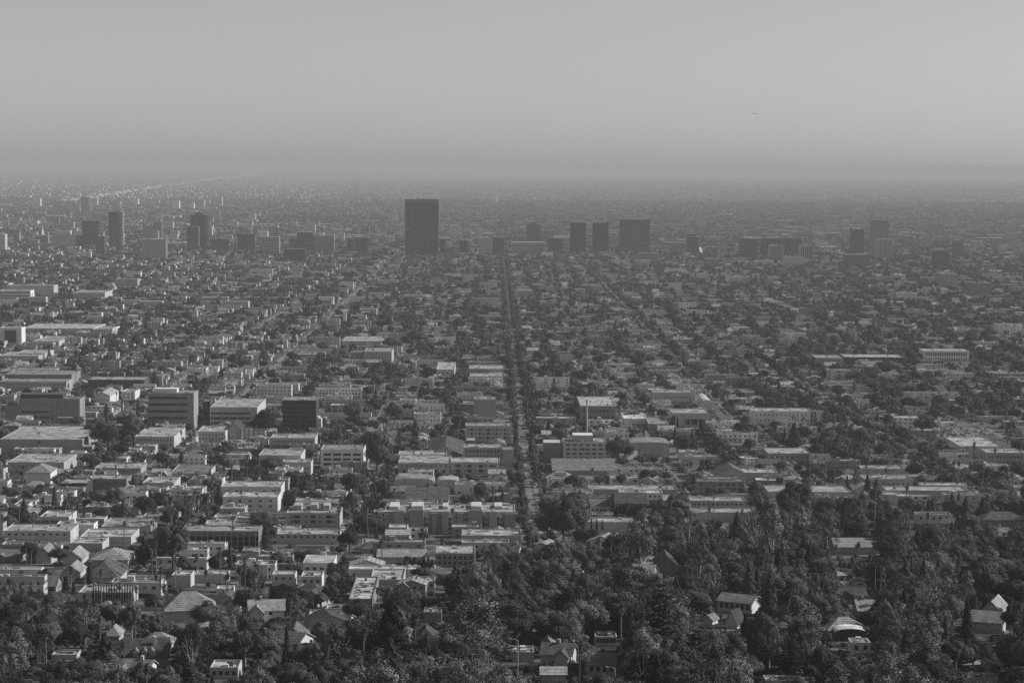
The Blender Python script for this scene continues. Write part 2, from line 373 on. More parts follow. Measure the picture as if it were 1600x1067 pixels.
def barrel(parts, x0, x1, y0, y1, z, rh, wt, rt, n=9):
    rf = P_(parts, 'roof'); wl = P_(parts, 'wall'); pr = []
    for i in range(n + 1):
        a = math.pi * i / n; pr.append(((x0 + x1) / 2 - math.cos(a) * (x1 - x0) / 2, z + rh * math.sin(a) ** .8 if 0 < i < n else z))
    for a, c in zip(pr, pr[1:]): rf.face([(a[0], y1, a[1]), (a[0], y0, a[1]), (c[0], y0, c[1]), (c[0], y1, c[1])], RF, rt)
    wl.face([(p[0], y0 + .02, p[1]) for p in pr[::-1]][::-1], WP, wt); wl.face([(p[0], y1 - .02, p[1]) for p in pr[::-1]], WP, wt)
def box_walls(parts, x0, x1, y0, y1, h, wt, zb=-4.0): P_(parts, 'wall').box(x0, x1, y0, y1, zb, h, WP, wt)
def house(rng, w, d, h, style, wt, rt, detail=True):
    """a small house: walls, roof, glazing, perhaps a wing and a chimney"""
    p = {}; x0, x1, y0, y1 = -w / 2, w / 2, -d / 2, d / 2; box_walls(p, x0, x1, y0, y1, h, wt)
    rh = min(w, d) * rng.uniform(.2, .3)
    if style == 'hip': hip(p, x0, x1, y0, y1, h + .02, rh, rt)
    else: gable(p, x0, x1, y0, y1, h, rh, 'x' if style == 'gable_x' else 'y', wt, rt)
    if detail and rng.random() < .6:
        sx = rng.choice([-1, 1]); ww = w * rng.uniform(.3, .45); a = x0 + .8 if sx < 0 else x1 - .8 - ww
        box_walls(p, a, a + ww, y0 - d * .22, y0 + .5, h - .3, wt * rng.uniform(.95, 1.05)); gable(p, a, a + ww, y0 - d * .22, y0 + d * .3, h - .3, rh * .75, 'y', wt, rt * .97)
    g = P_(p, 'glazing'); ns = max(1, int(h // 2.9)); zs = [k * 2.9 + .9 for k in range(ns)]
    windows_on(g, rng, 'f', x0 + .5, x1 - .5, y0, 0, h, max(2, int(w / 3)), 1.3, 1.3, zs, skip=.25)
    windows_on(g, rng, 'r', y0 + .5, y1 - .5, x1, 0, h, max(2, int(d / 4)), 1.2, 1.3, zs, skip=.3)
    windows_on(g, rng, 'l', y0 + .5, y1 - .5, x0, 0, h, max(2, int(d / 4)), 1.2, 1.3, zs, skip=.3)
    if detail and rng.random() < .5:
        cx = rng.uniform(x0 + 1, x1 - 2); c = P_(p, 'chimney'); c.box(cx, cx + .9, -.5, .5, h, h + rh + 1.2, WP, wt * .9)
    return p
def block(rng, w, d, h, wt, rt, shape='box', detail=True):
    """a flat-roofed block of flats or shops"""
    p = {}; x0, x1, y0, y1 = -w / 2, w / 2, -d / 2, d / 2; par = rng.uniform(.3, .9)
    if shape == 'L' and detail:
        k = x0 + w * rng.uniform(.35, .5); flat_block(p, x0, k, y0, y1, h, wt, rt, par); flat_block(p, k + .02, x1, y0 + d * .45, y1, h - rng.uniform(.3, 2.5), wt, rt * .92, par)
        fr = [(x0, k, y0), (k, x1, y0 + d * .45)]
    elif shape == 'step' and detail:
        k = y0 + d * .4; hh = max(3.2, h - 3.1); flat_block(p, x0, x1, y0, k, hh, wt, rt, par); flat_block(p, x0 + .3, x1 - .3, k + .02, y1, h, wt * .97, rt * 1.05, par); fr = [(x0, x1, y0)]
    elif shape == 'bay' and detail:
        flat_block(p, x0, x1, y0 + 1.5, y1, h, wt, rt, par)
        n = max(2, int(w / 12))
        for i in range(n):
            a = x0 + (i + .2) * w / n; flat_block(p, a, a + w / n * .45, y0, y0 + 1.48, h + .3, wt * 1.05, rt, .5)
        fr = [(x0, x1, y0 + 1.5)]
    else: flat_block(p, x0, x1, y0, y1, h, wt, rt, par); fr = [(x0, x1, y0)]
    g = P_(p, 'glazing'); ns = max(1, int(h / 2.95)); st = h / ns; zs = [k * st + .95 for k in range(ns)]; ww = rng.choice([1.0, 1.3, 1.8, 2.4]); sp = ww + rng.uniform(1.4, 3.0)
    for a, c, yy in fr: windows_on(g, rng, 'f', a + .6, c - .6, yy, 0, h, int((c - a - 1.2) / sp), ww, 1.35, zs, skip=.12)
    windows_on(g, rng, 'r', y0 + 1.8, y1 - .8, x1, 0, h, int((d - 2) / 3.6), 1.2, 1.3, zs, skip=.2)
    windows_on(g, rng, 'l', y0 + 1.8, y1 - .8, x0, 0, h, int((d - 2) / 3.6), 1.2, 1.3, zs, skip=.2)
    if detail:
        roof_units(p, rng, x0, x1, y0 + d * .5, y1, h if shape != 'L' else h - 2.5, rng.randint(4, 11))
        if rng.random() < .35 and ns > 1 and shape in ('box', 'step'):   # parking under the block: shade of its opening painted as a dark panel
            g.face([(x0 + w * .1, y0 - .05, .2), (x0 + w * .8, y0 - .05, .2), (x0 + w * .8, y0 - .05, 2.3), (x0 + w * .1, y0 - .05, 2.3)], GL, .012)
        if rng.random() < .3 and shape == 'box':
            bl = P_(p, 'balcony')
            for z in zs[1:]:
                a = x0 + w * rng.uniform(.05, .2); bl.box(a, a + w * .5, y0 - 1.3, y0 - .02, z - .95, z - .1, WP, wt * 1.1, bottom=True)
        if rng.random() < .3: P_(p, 'stair_head').box(x0 + w * .3, x0 + w * .3 + 3, 0.5, 3.5, h + .02 - (2.6 if shape == 'L' else 0), h + 2.4, WP, wt * 1.05)
    return p
STUFF = {'part': ('glazing',)}
def emit(name, parts, loc, rz=0.0):
    e = empty(name, loc, rz)
    for k, mb in parts.items():
        if not mb.n: continue
        o = obj(k, mb, e)
        if k in ('glazing', 'roof_unit', 'balcony', 'spandrel', 'facade_rib'): o['kind'] = 'stuff'
    return e
# unit window (frame and recessed pane), scaled per use
wm = MB()
a = .5
for q in ([(-a, 0, 0), (a, 0, 0), (a * .84, -.1, .08), (-a * .84, -.1, .08)], [(a, 0, 0), (a, 0, 1), (a * .84, -.1, .92), (a * .84, -.1, .08)], [(a, 0, 1), (-a, 0, 1), (-a * .84, -.1, .92), (a * .84, -.1, .92)], [(-a, 0, 1), (-a, 0, 0), (-a * .84, -.1, .08), (-a * .84, -.1, .92)]): wm.face(q, TR, .22)
wm.face([(-a * .84, -.1, .08), (a * .84, -.1, .08), (a * .84, -.1, .92), (-a * .84, -.1, .92)], GL, .03)
WIN = wm.mesh('window')
bm_ = MB(); bm_.face([(-.5, -.06, 0), (.5, -.06, 0), (.5, -.06, 1), (-.5, -.06, 1)], GL, .02); bm_.box(-.5, .5, -.2, 0, -.06, 0, TR, .3, bottom=True); BAND = bm_.mesh('window_or_shade_band')  # dark pane; on open decks and open fronts it paints their shade
pm_ = MB(); pm_.box(-.5, .5, -.35, -.01, 0, 1, TR, .42, bottom=True); PIER = pm_.mesh('pier')
def put(name, me, e, x, y, z, sx, sz, rz=0.0):
    o = bpy.data.objects.new(name, me); C.objects.link(o); o.parent = e; o.location = (x, y, z); o.scale = (sx, 1, sz); o.rotation_euler = (0, 0, rz); return o
NAME = {'apartments': 'apartment_block', 'office': 'office_building', 'house': 'house', 'warehouse': 'warehouse', 'church': 'church', 'tower': 'office_tower', 'shops': 'shop_building', 'garage': 'parking_garage', 'villa': 'villa', 'school': 'school_building', 'hotel': 'hotel', 'hall': 'hall'}
GROUPS = {'apartments': 'blocks of flats across the city', 'office': 'office buildings', 'house': 'houses on the residential streets', 'tower': 'office towers along the far boulevard', 'villa': 'villas among the trees on the slope', 'shops': 'low shop buildings'}
HN = 0
def H(short, label, cat, c0, c1, rb, rt, r0, wt, rtone, kind='flat', win=None, swin=None, bands=None, piers=None, par=.6, depth=None, units=3, pent=None, rim=None, rz=0.0, rh=None, axis='x', extra=None, clear=.75):
    """a building drawn from the photograph: front face between columns c0..c1, its top at row rt and foot at row r0; rb = row of the roof's back edge"""
    global HN; HN += 1; rng = random.Random(100 + HN)
    cm = (c0 + c1) / 2; g = ground_at(cm, r0); y0 = g[1]; xa = at_y(c0, r0, y0)[0]; xb = at_y(c1, r0, y0)[0]; zt = at_y(cm, rt, y0)[2]; zg = gz(y0); h = zt - zg
    if depth is None:
        ztt = zt; yb = at_z(cm, rb, ztt)[1] if ztt < 239 else y0 + 30; depth = min(95.0, max(7.0, yb - y0))
    wd = xb - xa; x0, x1, d = -wd / 2, wd / 2, depth; p = {}
    if kind == 'flat':
        flat_block(p, x0, x1, 0, d, h - par, wt, rtone, par, rim=rim)
        if units: roof_units(p, rng, x0, x1, 0, d, h - par, units * 2 + 2)
    elif kind in ('gable', 'hip', 'barrel'):
        eave = h if rh is None else h
        box_walls(p, x0, x1, 0, d, h, wt)
        R_ = rh if rh else min(wd, d) * .25
        if kind == 'gable': gable(p, x0, x1, 0, d, h, R_, axis, wt, rtone)
        elif kind == 'hip': hip(p, x0, x1, 0, d, h + .02, R_, rtone)
        else: barrel(p, x0, x1, 0, d, h, R_, wt, rtone)
    if pent:   # (fraction x0, x1, y0, y1, height, tone)
        for q in pent: P_(p, 'penthouse').box(x0 + wd * q[0], x0 + wd * q[1], d * q[2], d * q[3], h - par + .01, h + q[4], WP, q[5], tt=q[5] * 1.2)
    if extra: extra(p, x0, x1, d, h, rng)
    e = emit(NAME[cat], p, ((xa + xb) / 2, y0, zg), rz)
    def grid(spec, face):
        rows, cols, ww, wh = spec[:4]; zf = spec[4] if len(spec) > 4 else .12; zl = spec[5] if len(spec) > 5 else .88; m_ = spec[6] if len(spec) > 6 else .04
        for i in range(rows):
            z = h * (zf + (zl - zf) * (i + .5) / rows) - wh / 2
            for k in range(cols):
                if face == 'f': put('window', WIN, e, x0 + wd * (m_ + (1 - 2 * m_) * (k + .5) / cols), 0, z, ww, wh)
                elif face == 'r': put('window', WIN, e, x1, d * (.05 + .9 * (k + .5) / cols), z, ww, wh, math.pi / 2)
                else: put('window', WIN, e, x0, d * (.05 + .9 * (k + .5) / cols), z, ww, wh, -math.pi / 2)
    if win:
        for sp in (win if isinstance(win, list) else [win]): grid(sp, 'f')
    if swin: grid(swin, 'r' if cm < 770 else 'l')
    if bands:   # (n, height, fraction x0, x1, fraction z0, z1)
        n, bh, fa, fb, za, zb = bands
        for i in range(n): put('window_or_shade_band', BAND, e, x0 + wd * (fa + fb) / 2, 0, h * (za + (zb - za) * (i + .5) / n) - bh / 2, wd * (fb - fa), bh)
    if piers:   # (n, width)
        for i in range(piers[0]): put('pier', PIER, e, x0 + wd * (i + .5) / piers[0], 0, 0, piers[1], h - par)
    tag(e, label, {'apartments': 'apartment building', 'office': 'office building', 'shops': 'shop building', 'garage': 'parking garage', 'tower': 'tower', 'school': 'school'}.get(cat, cat), GROUPS.get(cat))
    X0, X1 = min(xa, xb), max(xa, xb); claim(X0 - 1.5, X1 + 1.5 + (min(h * .8, 11.0) if y0 > 1100 else (15.0 if clear >= 1 else 3.0)), y0 - 2, y0 + d + 1.5)
    SHOW.append((c0, c1, min(rt, rb), rt + (r0 - rt) * clear, y0)); REFS.append((cm, (rt + r0) / 2, short)); return e
# ------------------------------------------------------------------ buildings one can pick out in the photograph
# left middle distance
H('long pier-fronted store', 'long low store with pale flat roof and pale piers on a dark front', 'shops', 0, 129, 661, 686, 709, .20, .42, win=None, piers=(11, .8), units=5, rim=.5)
H('slotted office slab', 'grey office slab with upright slots and a sunlit end wall at the left edge', 'office', 30, 125, 612, 623, 661, .16, .2, piers=(24, .5), depth=26, units=2, pent=[(0, .7, .2, .9, 3.5, .07)])
H('stepped louvred office', 'lower office with two dark window bands in front of the slotted slab', 'office', 8, 80, 628, 634, 661, .17, .25, bands=(2, 1.8, .36, .96, .2, .8), depth=16, pent=[(.45, .7, .2, .8, 2.5, .3)])
H('banded parking block', 'tall parking block with five dark bands and a sunlit end wall', 'garage', 232, 303, 606, 614, 671, .19, .3, bands=(5, 2.0, .01, .86, .04, .96), depth=30, units=4, pent=[(.1, .6, .3, .7, 3, .4)])
H('open-decked garage', 'wide open-decked parking garage with a pale top beside the banded parking block', 'garage', 328, 402, 622, 636, 666, .3, .42, bands=(3, 2.0, .02, .85, .05, .8), piers=(6, .7), units=3)
H('dark blank annex', 'dark blank cube between the two parking structures', 'office', 317, 329, 622, 627, 657, .10, .25, depth=20, units=1)
H('long dark hall', 'long dark windowless hall with a white roof edge', 'warehouse', 137, 224, 588, 593, 608, .09, .4, rim=.7, units=2)
H('arcaded long block', 'long three-storey block with an arcade of dark openings', 'apartments', 8, 112, 578, 585, 600, .16, .3, win=(2, 22, 1.6, 1.6), bands=(1, 2.2, .03, .97, .0, .35))
H('balconied terrace', 'long pale terrace with balconies below the arcaded block', 'apartments', 0, 104, 591, 596, 611, .24, .3, win=(2, 20, 1.5, 1.4))
H('white gabled chapel hall', 'small white gabled hall with a sunlit side beside the slotted slab', 'hall', 148, 172, 610, 618, 633, .4, .34, kind='gable', axis='y', rh=3.5, win=(1, 3, 1.2, 1.4))
H('white twin-bay house', 'white two-storey block with a bright flank behind the white gabled hall', 'apartments', 190, 211, 607, 612, 624, .42, .4, win=(2, 3, 2.0, 1.5))
H('cream round-window flats', 'cream two-storey flats with a row of small dark windows and white parapet', 'apartments', 210, 272, 667, 682, 700, .32, .45, win=(2, 11, 1.3, 1.4), units=6)
H('dark a-frame church', 'church with a steep dark roof and pale gable end', 'church', 351, 378, 650, 672, 686, .24, .06, kind='gable', axis='y', rh=6.5, depth=30)
H('white courtyard flats', 'white low flats with flat roofs beside the dark-roofed church', 'apartments', 308, 352, 665, 674, 690, .36, .45, win=(2, 8, 1.2, 1.3))
def screen_(p, x0, x1, d, h, rng): P_(p, 'screen').box(x0 + (x1 - x0) * .22, x0 + (x1 - x0) * .75, -.4, -.05, h * .1, h * .85, DF, .03, bottom=True)
H('screen-fronted building', 'white building with one large dark square panel on its front', 'hall', 0, 34, 508, 512, 538, .45, .5, depth=24, units=1, extra=screen_, rim=.7)
H('wide white-roofed store', 'wide store with a broad pale flat roof and sunlit end', 'warehouse', 36, 146, 500, 513, 521, .3, .5, units=4, rim=.6)
H('long saw-edged school', 'long pale school wing running away from the camera beside the wide store', 'school', 146, 176, 500, 514, 524, .42, .4, depth=60, win=(2, 6, 2, 1.6), swin=(2, 14, 2, 1.6))
H('low pale depot', 'low depot with a grey roof below the screen-fronted building', 'warehouse', 52, 92, 524, 533, 541, .3, .36, units=2)
H('white striped clinic', 'white clinic of three floors with dark window stripes at the left edge', 'office', 0, 48, 450, 454, 471, .48, .5, bands=(3, 1.7, .0, .98, .1, .95), depth=30)
H('grey department store', 'broad grey windowless store behind the white striped clinic', 'warehouse', 12, 84, 441, 446, 462, .3, .33, depth=40)
H('pale warehouse block', 'pale block with punched windows right of the white striped clinic', 'apartments', 116, 164, 453, 457, 469, .3, .4, win=(2, 14, 1.8, 1.8))
H('square brick flats', 'square grey flats with small windows and one sunlit flank', 'apartments', 180, 215, 432, 436, 452, .24, .35, win=(4, 9, 1.6, 1.8), depth=26)
H('cream villa flats', 'cream flats with even small windows behind tall palms', 'apartments', 344, 388, 467, 471, 484, .32, .36, win=(3, 11, 1.3, 1.6), depth=22)
H('grey windowless studio', 'grey studio hall with a stepped parapet on the left boulevard', 'hall', 0, 80, 574, 580, 590, .2, .3)
H('tan corner shops', 'low pale shop row with a bright corner left of the long dark hall', 'shops', 25, 70, 546, 552, 560, .3, .42)
H('flat pale studio', 'pale flat studio with a sunlit side wall among palms', 'hall', 0, 60, 549, 556, 563, .26, .4)
# centre middle distance
H('black glass office', 'black glass office box with a pale frame round its edge', 'office', 441, 494, 614, 625, 677, .06, .34, bands=(7, 3.0, .02, .97, .02, .96), rim=.55, units=5, depth=34)
def dome_(p, x0, x1, d, h, rng):
    m = MB(); m.lathe([(2.6, h), (2.5, h + .8), (1.8, h + 2), (.2, h + 2.7)], TR, .6, 14, 0, d * .3); p['dome'] = m
H('slim domed stair tower', 'slim pale tower with a small white dome beside the black glass office', 'church', 491, 502, 648, 654, 677, .36, .5, depth=12, extra=dome_, units=0)
H('cypress-fronted flats', 'two-storey pale flats behind a clipped row of dark cypresses', 'apartments', 422, 492, 677, 684, 702, .3, .42, win=(2, 13, 1.4, 1.3), units=6)
H('three-band office', 'white three-storey office with rows of dark grouped windows and a sunlit flank', 'office', 501, 568, 694, 702, 733, .40, .3, win=[(3, 4, 3.4, 2.0, .14, .86), (3, 8, 2.4, 2.0, .14, .86)], depth=30, units=4)
H('white-flanked school', 'long school wing with a dazzling white end wall', 'school', 404, 470, 705, 711, 738, .32, .4, win=(2, 14, 1.2, 1.5), depth=40, units=2)
H('low school annex', 'lower school wing with a row of windows in front of the white-flanked school', 'school', 440, 486, 717, 722, 742, .34, .42, win=(1, 9, 1.2, 1.6, .3, .7), units=2)
H('blank grey tower', 'blank grey tower block with two upright grooves and cluttered roof', 'apartments', 741, 775, 618, 624, 660, .2, .45, piers=None, units=10, depth=30, clear=.9)
H('small-windowed hotel', 'three-storey hotel with three rows of small dark windows beside the avenue', 'hotel', 727, 799, 659, 665, 690, .30, .36, win=[(3, 5, 1.8, 2.0), (3, 12, 1.1, 1.6)], units=9, depth=24, clear=.9)
H('two-row flats by the avenue', 'grey flats with two rows of dark windows and a blank end beside the avenue', 'apartments', 724, 784, 693, 699, 726, .25, .4, win=(2, 10, 1.6, 2.0, .3, .95), units=5, depth=24, clear=.9)
H('blank side wing', 'blank pale wing joined to the two-row flats beside the avenue', 'apartments', 785, 803, 697, 702, 728, .27, .3, depth=18, units=1)
H('dark hip-roofed hall', 'hall under one big sloping dark roof left of the two-row flats', 'hall', 668, 722, 688, 712, 722, .14, .08, kind='hip', rh=6.5)
H('deep-balcony flats', 'flats with four deep dark balcony bays and white parapets', 'apartments', 704, 781, 714, 722, 741, .28, .42, win=[(2, 4, 3.4, 2.3, .1, .9), (2, 9, 1.0, 1.2, .1, .9)], units=3)
H('long two-tier flats', 'long grey two-storey flats with a raised pale rear tier', 'apartments', 622, 703, 710, 723, 741, .27, .4, win=[(1, 10, 1.2, 1.1, .55, .95), (1, 6, 2.6, 2.4, .05, .5)], units=4)
H('rear tier flats', 'pale flats with a sunlit corner behind the long two-tier flats', 'apartments', 622, 697, 703, 710, 725, .3, .42, win=(1, 9, 1.3, 1.4, .3, .9))
H('windowed long flats', 'long flats of three floors with many small windows in the centre left', 'apartments', 552, 600, 545, 550, 566, .2, .34, win=(3, 12, 1.3, 1.5), depth=24)
H('chimneyed flats', 'cream flats with notched roofline beside the windowed long flats', 'apartments', 569, 612, 543, 549, 567, .26, .36, win=(3, 8, 1.4, 1.5))
H('white tall-sided flats', 'white flats with two bright white flanking walls and pale roof', 'apartments', 682, 710, 564, 577, 589, .4, .5, win=(1, 4, 1.6, 1.6))
H('row-windowed motel', 'long motel with an even row of dark windows left of the avenue', 'apartments', 733, 787, 570, 576, 588, .28, .42, win=(2, 14, 1.3, 1.4))
H('flat-roofed factory', 'flat-roofed works with a broad pale roof left of centre', 'warehouse', 534, 595, 525, 533, 541, .24, .42)
H('lower avenue motel', 'low pale motel strip below the row-windowed motel', 'apartments', 734, 786, 583, 588, 597, .34, .42, win=(1, 12, 1.3, 1.3))
H('white sign pylon block', 'small white tower with a cross arm above low shops', 'church', 536, 541, 486, 490, 506, .6, .6, depth=6, units=0)
# right middle distance
def hotelside(p, x0, x1, d, h, rng):
    P_(p, 'wing').box(x0 - 16, x0 - .05, 6, d, -4, h * .9, WP, .14, tt=.3)
    P_(p, 'penthouse').box(x0 + 8, x1 - 10, 6, d - 2, h - .4, h + 4.5, WP, .22, tt=.42)
H('five-row cream hotel', 'cream hotel with four rows of small dark windows and a darker side wing', 'hotel', 880, 946, 682, 690, 722, .36, .42, win=[(4, 6, 1.9, 1.7, .1, .95), (4, 12, 1.0, 1.3, .1, .95)], depth=26, extra=hotelside, units=3, clear=.95)
H('shingled long hall', 'long hall with a sloping grey shingle roof below the cream hotel', 'hall', 864, 962, 716, 735, 741, .24, .17, kind='gable', axis='x', rh=4.5, clear=.9)
H('scallop-fronted block', 'block with a pale roof over a dark scalloped front', 'office', 907, 962, 619, 634, 660, .16, .5, rim=.55, win=(2, 8, 3, 2.5), units=6)
H('white drive-in', 'low building with a dazzling white roof beside a dark annex', 'shops', 975, 1012, 645, 654, 663, .5, .7, rim=.8, units=4)
H('grey drive-in annex', 'small grey annex with a white roof edge beside the white low building', 'shops', 1014, 1044, 651, 662, 673, .16, .3, rim=.8, units=1)
def arch_(p, x0, x1, d, h, rng):
    m = MB(); cx = x0 + (x1 - x0) * .06; R = h * .3
    pts = [(cx - R, -.08, 0), (cx + R, -.08, 0), (cx + R, -.08, h * .45)] + [(cx + R * math.cos(a), -.08, h * .45 + R * 1.2 * math.sin(a)) for a in np.linspace(.2, math.pi - .2, 9)] + [(cx - R, -.08, h * .45)]
    m.face(pts, GL, .03); p['arch'] = m
H('great-arch hall', 'broad pale hall with one tall dark arch and upright piers', 'hall', 1050, 1108, 638, 645, 667, .30, .45, piers=(5, 1.2), units=3, extra=arch_, bands=(1, 5, .35, .9, .2, .55))
H('long three-storey flats', 'long pale three-storey flats with paired windows right of the avenue', 'apartments', 1020, 1083, 605, 613, 634, .28, .36, win=(2, 13, 1.2, 1.7, .1, .8), units=3, depth=30)
H('pale barrel dome', 'small pale domed roof building behind the great-arch hall', 'hall', 1094, 1114, 624, 634, 640, .4, .6, kind='barrel', rh=6)
H('pointed-gable white flats', 'white three-storey flats with two rows of windows above palms', 'apartments', 1175, 1266, 635, 642, 665, .42, .48, win=[(2, 13, 1.4, 1.5, .2, .9)], units=5, depth=26)
H('barrel-vault warehouse', 'warehouse with a low curved roof and a tall blank front', 'warehouse', 983, 1046, 686, 694, 714, .20, .3, kind='barrel', rh=1.8, depth=34)
H('small white cottage block', 'small white block with one window below dark cypresses', 'house', 1062, 1090, 702, 706, 719, .38, .42, win=(1, 3, 1.8, 1.6))
H('tall-windowed white institute', 'bright white institute with two rows of tall dark windows on a bank', 'school', 1443, 1514, 543, 548, 567, .55, .5, win=[(1, 18, 1.9, 4.2, .5, .95), (1, 18, 1.9, 2.4, .1, .45)], units=3, depth=30, clear=.95)
H('long dark-fronted school', 'long dark-fronted school with a white roof edge', 'school', 1321, 1413, 553, 558, 569, .06, .45, rim=.7, units=2)
H('pale school end', 'pale school wing with small windows left of the dark-fronted school', 'school', 1275, 1318, 554, 559, 569, .24, .36, win=(1, 12, 1.4, 1.6, .2, .9))
H('right edge brick flats', 'brick flats with two rows of windows at the right edge', 'apartments', 1541, 1600, 697, 707, 731, .20, .4, win=(2, 12, 1.5, 1.9, .15, .9), depth=30, units=4)
H('pale lot-side store', 'wide store with a sloping pale roof beside the car park', 'warehouse', 1500, 1565, 682, 697, 708, .36, .46, units=3)
H('stepped beige flats', 'beige two-tier flats stepping down towards the trees', 'apartments', 1350, 1426, 741, 748, 766, .27, .38, win=(1, 9, 1.2, 1.3, .35, .8), units=9)
H('upper beige tier', 'tall beige rear tier of the stepping flats', 'apartments', 1346, 1413, 726, 732, 752, .25, .36, units=5)
H('long shed below beige flats', 'long pale flat-roofed shed in front of the beige flats', 'warehouse', 1385, 1512, 759, 766, 778, .25, .42, units=3)
H('wall-like flats', 'pale two-storey flats with small windows left of tall palms on the right', 'apartments', 1200, 1268, 699, 708, 720, .26, .4, win=(1, 8, 1.4, 1.7, .2, .8))
H('white-roofed bungalow court', 'bungalow court with a bright white roof strip at right of centre', 'apartments', 1143, 1215, 731, 738, 750, .28, .5, units=4)
H('broad grey carport', 'broad low building with layered grey flat roofs beneath the big trees at right', 'apartments', 1200, 1330, 758, 768, 778, .3, .4, units=3)
H('cream corner villa', 'cream villa with dark deep-set windows among the trees at right', 'villa', 1432, 1486, 799, 803, 820, .34, .36, win=(1, 5, 1.8, 1.9, .35, .9), units=2)
H('dark-roofed lodge', 'broad lodge with a low dark roof at the right edge', 'house', 1535, 1600, 806, 812, 824, .16, .10, kind='hip', rh=4)
H('row of low studios', 'row of low pale studios with a long flat roof right of the avenue', 'apartments', 920, 1058, 757, 764, 772, .24, .4, units=4)
H('twin-gabled cottage', 'white cottage with two pointed gables behind dark cypresses', 'house', 922, 956, 783, 790, 803, .36, .14, kind='gable', axis='x', rh=3.2, win=(1, 5, 1.8, 1.4))
H('gabled dark chalet', 'cottage with a steep roof and pale bargeboards right of the avenue', 'house', 1118, 1168, 734, 741, 750, .3, .12, kind='gable', axis='y', rh=6)
H('long row-house flats', 'long pale two-storey flats half hidden by tall eucalyptus', 'apartments', 1078, 1165, 775, 782, 796, .28, .4, win=(1, 11, 1.6, 1.4, .3, .9), units=3)
H('grey courtyard flats', 'grey courtyard flats with layered roofs behind the eucalyptus', 'apartments', 1080, 1180, 793, 800, 815, .3, .38, units=4)
H('white walled studio', 'long pale studio wall behind three slim cypresses', 'apartments', 905, 1000, 808, 815, 838, .36, .42, units=1)
H('dark gabled roof hall', 'hall with a steep dark roof behind a row of dark cypresses', 'hall', 962, 1010, 776, 786, 806, .14, .07, kind='gable', axis='x', rh=5)
# left foreground town
def bays(p, x0, x1, d, h, rng):
    w_ = x1 - x0
    for k, (fa, fb, dy, dh, t) in enumerate([(.0, .07, 1.2, -1.5, .22), (.07, .15, 2.6, .6, .25), (.19, .30, 3.4, 1.4, .2), (.36, .40, 1.4, -.8, .24), (.44, .49, 2.4, .3, .26), (.56, .60, 1.6, -.6, .23), (.64, .75, 3.2, 1.2, .2), (.80, .86, 2.2, .4, .25), (.92, 1.0, 1.6, -1.0, .21)]):
        q = {}; flat_block(q, x0 + w_ * fa, x0 + w_ * fb, -dy, -.03, h - .6 + dh, t, .42, .6, rim=.5); b_ = P_(p, 'bay')
        for mb in q.values(): b_.add(mb, (0, 0, 0))
    q = P_(p, 'balcony')
    for fa in (.15, .31, .49, .60, .76, .87):
        for k in range(4): q.box(x0 + w_ * fa + .3, x0 + w_ * (fa + .035), -1.6, -.05, h * (.06 + .22 * k), h * (.06 + .22 * k) + 1.0, WP, .26, bottom=True)
H('bay-fronted long flats', 'long grey apartment building with projecting bays and rows of dark windows', 'apartments', 601, 805, 783, 799, 833, .24, .40, win=[(3, 7, 2.6, 1.9, .05, .85), (3, 15, 1.2, 1.6, .05, .85)], units=14, rim=.55, depth=30, pent=[(.03, .1, .3, .9, 1.4, .3), (.2, .29, .3, .8, 1.8, .3), (.44, .48, .4, .9, 1.2, .28), (.66, .74, .3, .9, 1.6, .3), (.84, .9, .4, .9, 1.4, .28)], extra=bays, clear=.8)
H('crenellated flats', 'flats with stepped parapets and two dark balcony bays', 'apartments', 447, 531, 791, 801, 823, .27, .4, win=[(2, 3, 3.2, 2.0, .2, .9), (2, 7, 1.2, 1.3, .2, .9)], units=9, pent=[(.1, .25, .5, .95, 2.6, .2), (.42, .55, .5, .95, 3, .2), (.66, .78, .5, .95, 2.6, .22)])
H('broad-roofed flats', 'long two-storey flats with a broad pale roof right of the palms', 'apartments', 432, 530, 825, 834, 850, .27, .44, win=[(1, 9, 1.6, 1.2, .5, .95)], units=8)
H('stacked white flats', 'white flats of two tiers with a sunlit end wall', 'apartments', 345, 439, 751, 760, 781, .38, .46, win=(1, 6, 2.4, 1.4, .4, .9), units=6)
H('front white tier', 'white lower tier with two windows below the stacked white flats', 'apartments', 348, 434, 768, 776, 799, .40, .48, win=(2, 5, 2.2, 1.3, .2, .9), units=4)
H('long awning block', 'long block with a dark open front and one bright white awning strip', 'apartments', 283, 404, 820, 829, 862, .13, .34, bands=(3, 2.2, .0, 1.0, .05, .75), piers=(13, .4), units=5, rim=.5)
def awn(p, x0, x1, d, h, rng): P_(p, 'awning').box(x0 - 1, x1 + 1, -5, -.4, h * .38, h * .38 + .5, TR, .75, bottom=True)
H('white awning canopy', 'bright white canopy strip along the front of the long dark-fronted block', 'shops', 282, 402, 840, 845, 850, .6, .7, units=0, depth=7)
H('dark cube studio', 'dark windowless cube with one sunlit side', 'hall', 92, 135, 747, 755, 770, .05, .36, units=2)
H('brick loft', 'brick loft with a row of small windows beside the dark cube', 'apartments', 140, 198, 741, 748, 764, .15, .36, win=(1, 12, 1.0, 1.6, .3, .8), units=2)
H('white-walled hip house', 'white-walled house under a grey pyramid roof near the left edge', 'house', 40, 79, 731, 738, 756, .42, .22, kind='hip', rh=5)
H('left edge white flats', 'white flats with dark windows cut off by the left edge', 'apartments', -12, 12, 748, 752, 783, .36, .42, win=(2, 2, 1.8, 1.6), swin=(3, 3, 1.6, 1.8))
H('broad pale-roofed flats', 'broad flats with a pale roof and a sunlit stepped flank near the left edge', 'apartments', 12, 100, 708, 722, 738, .26, .42, units=9, win=(1, 8, 1.3, 1.2, .4, .9))
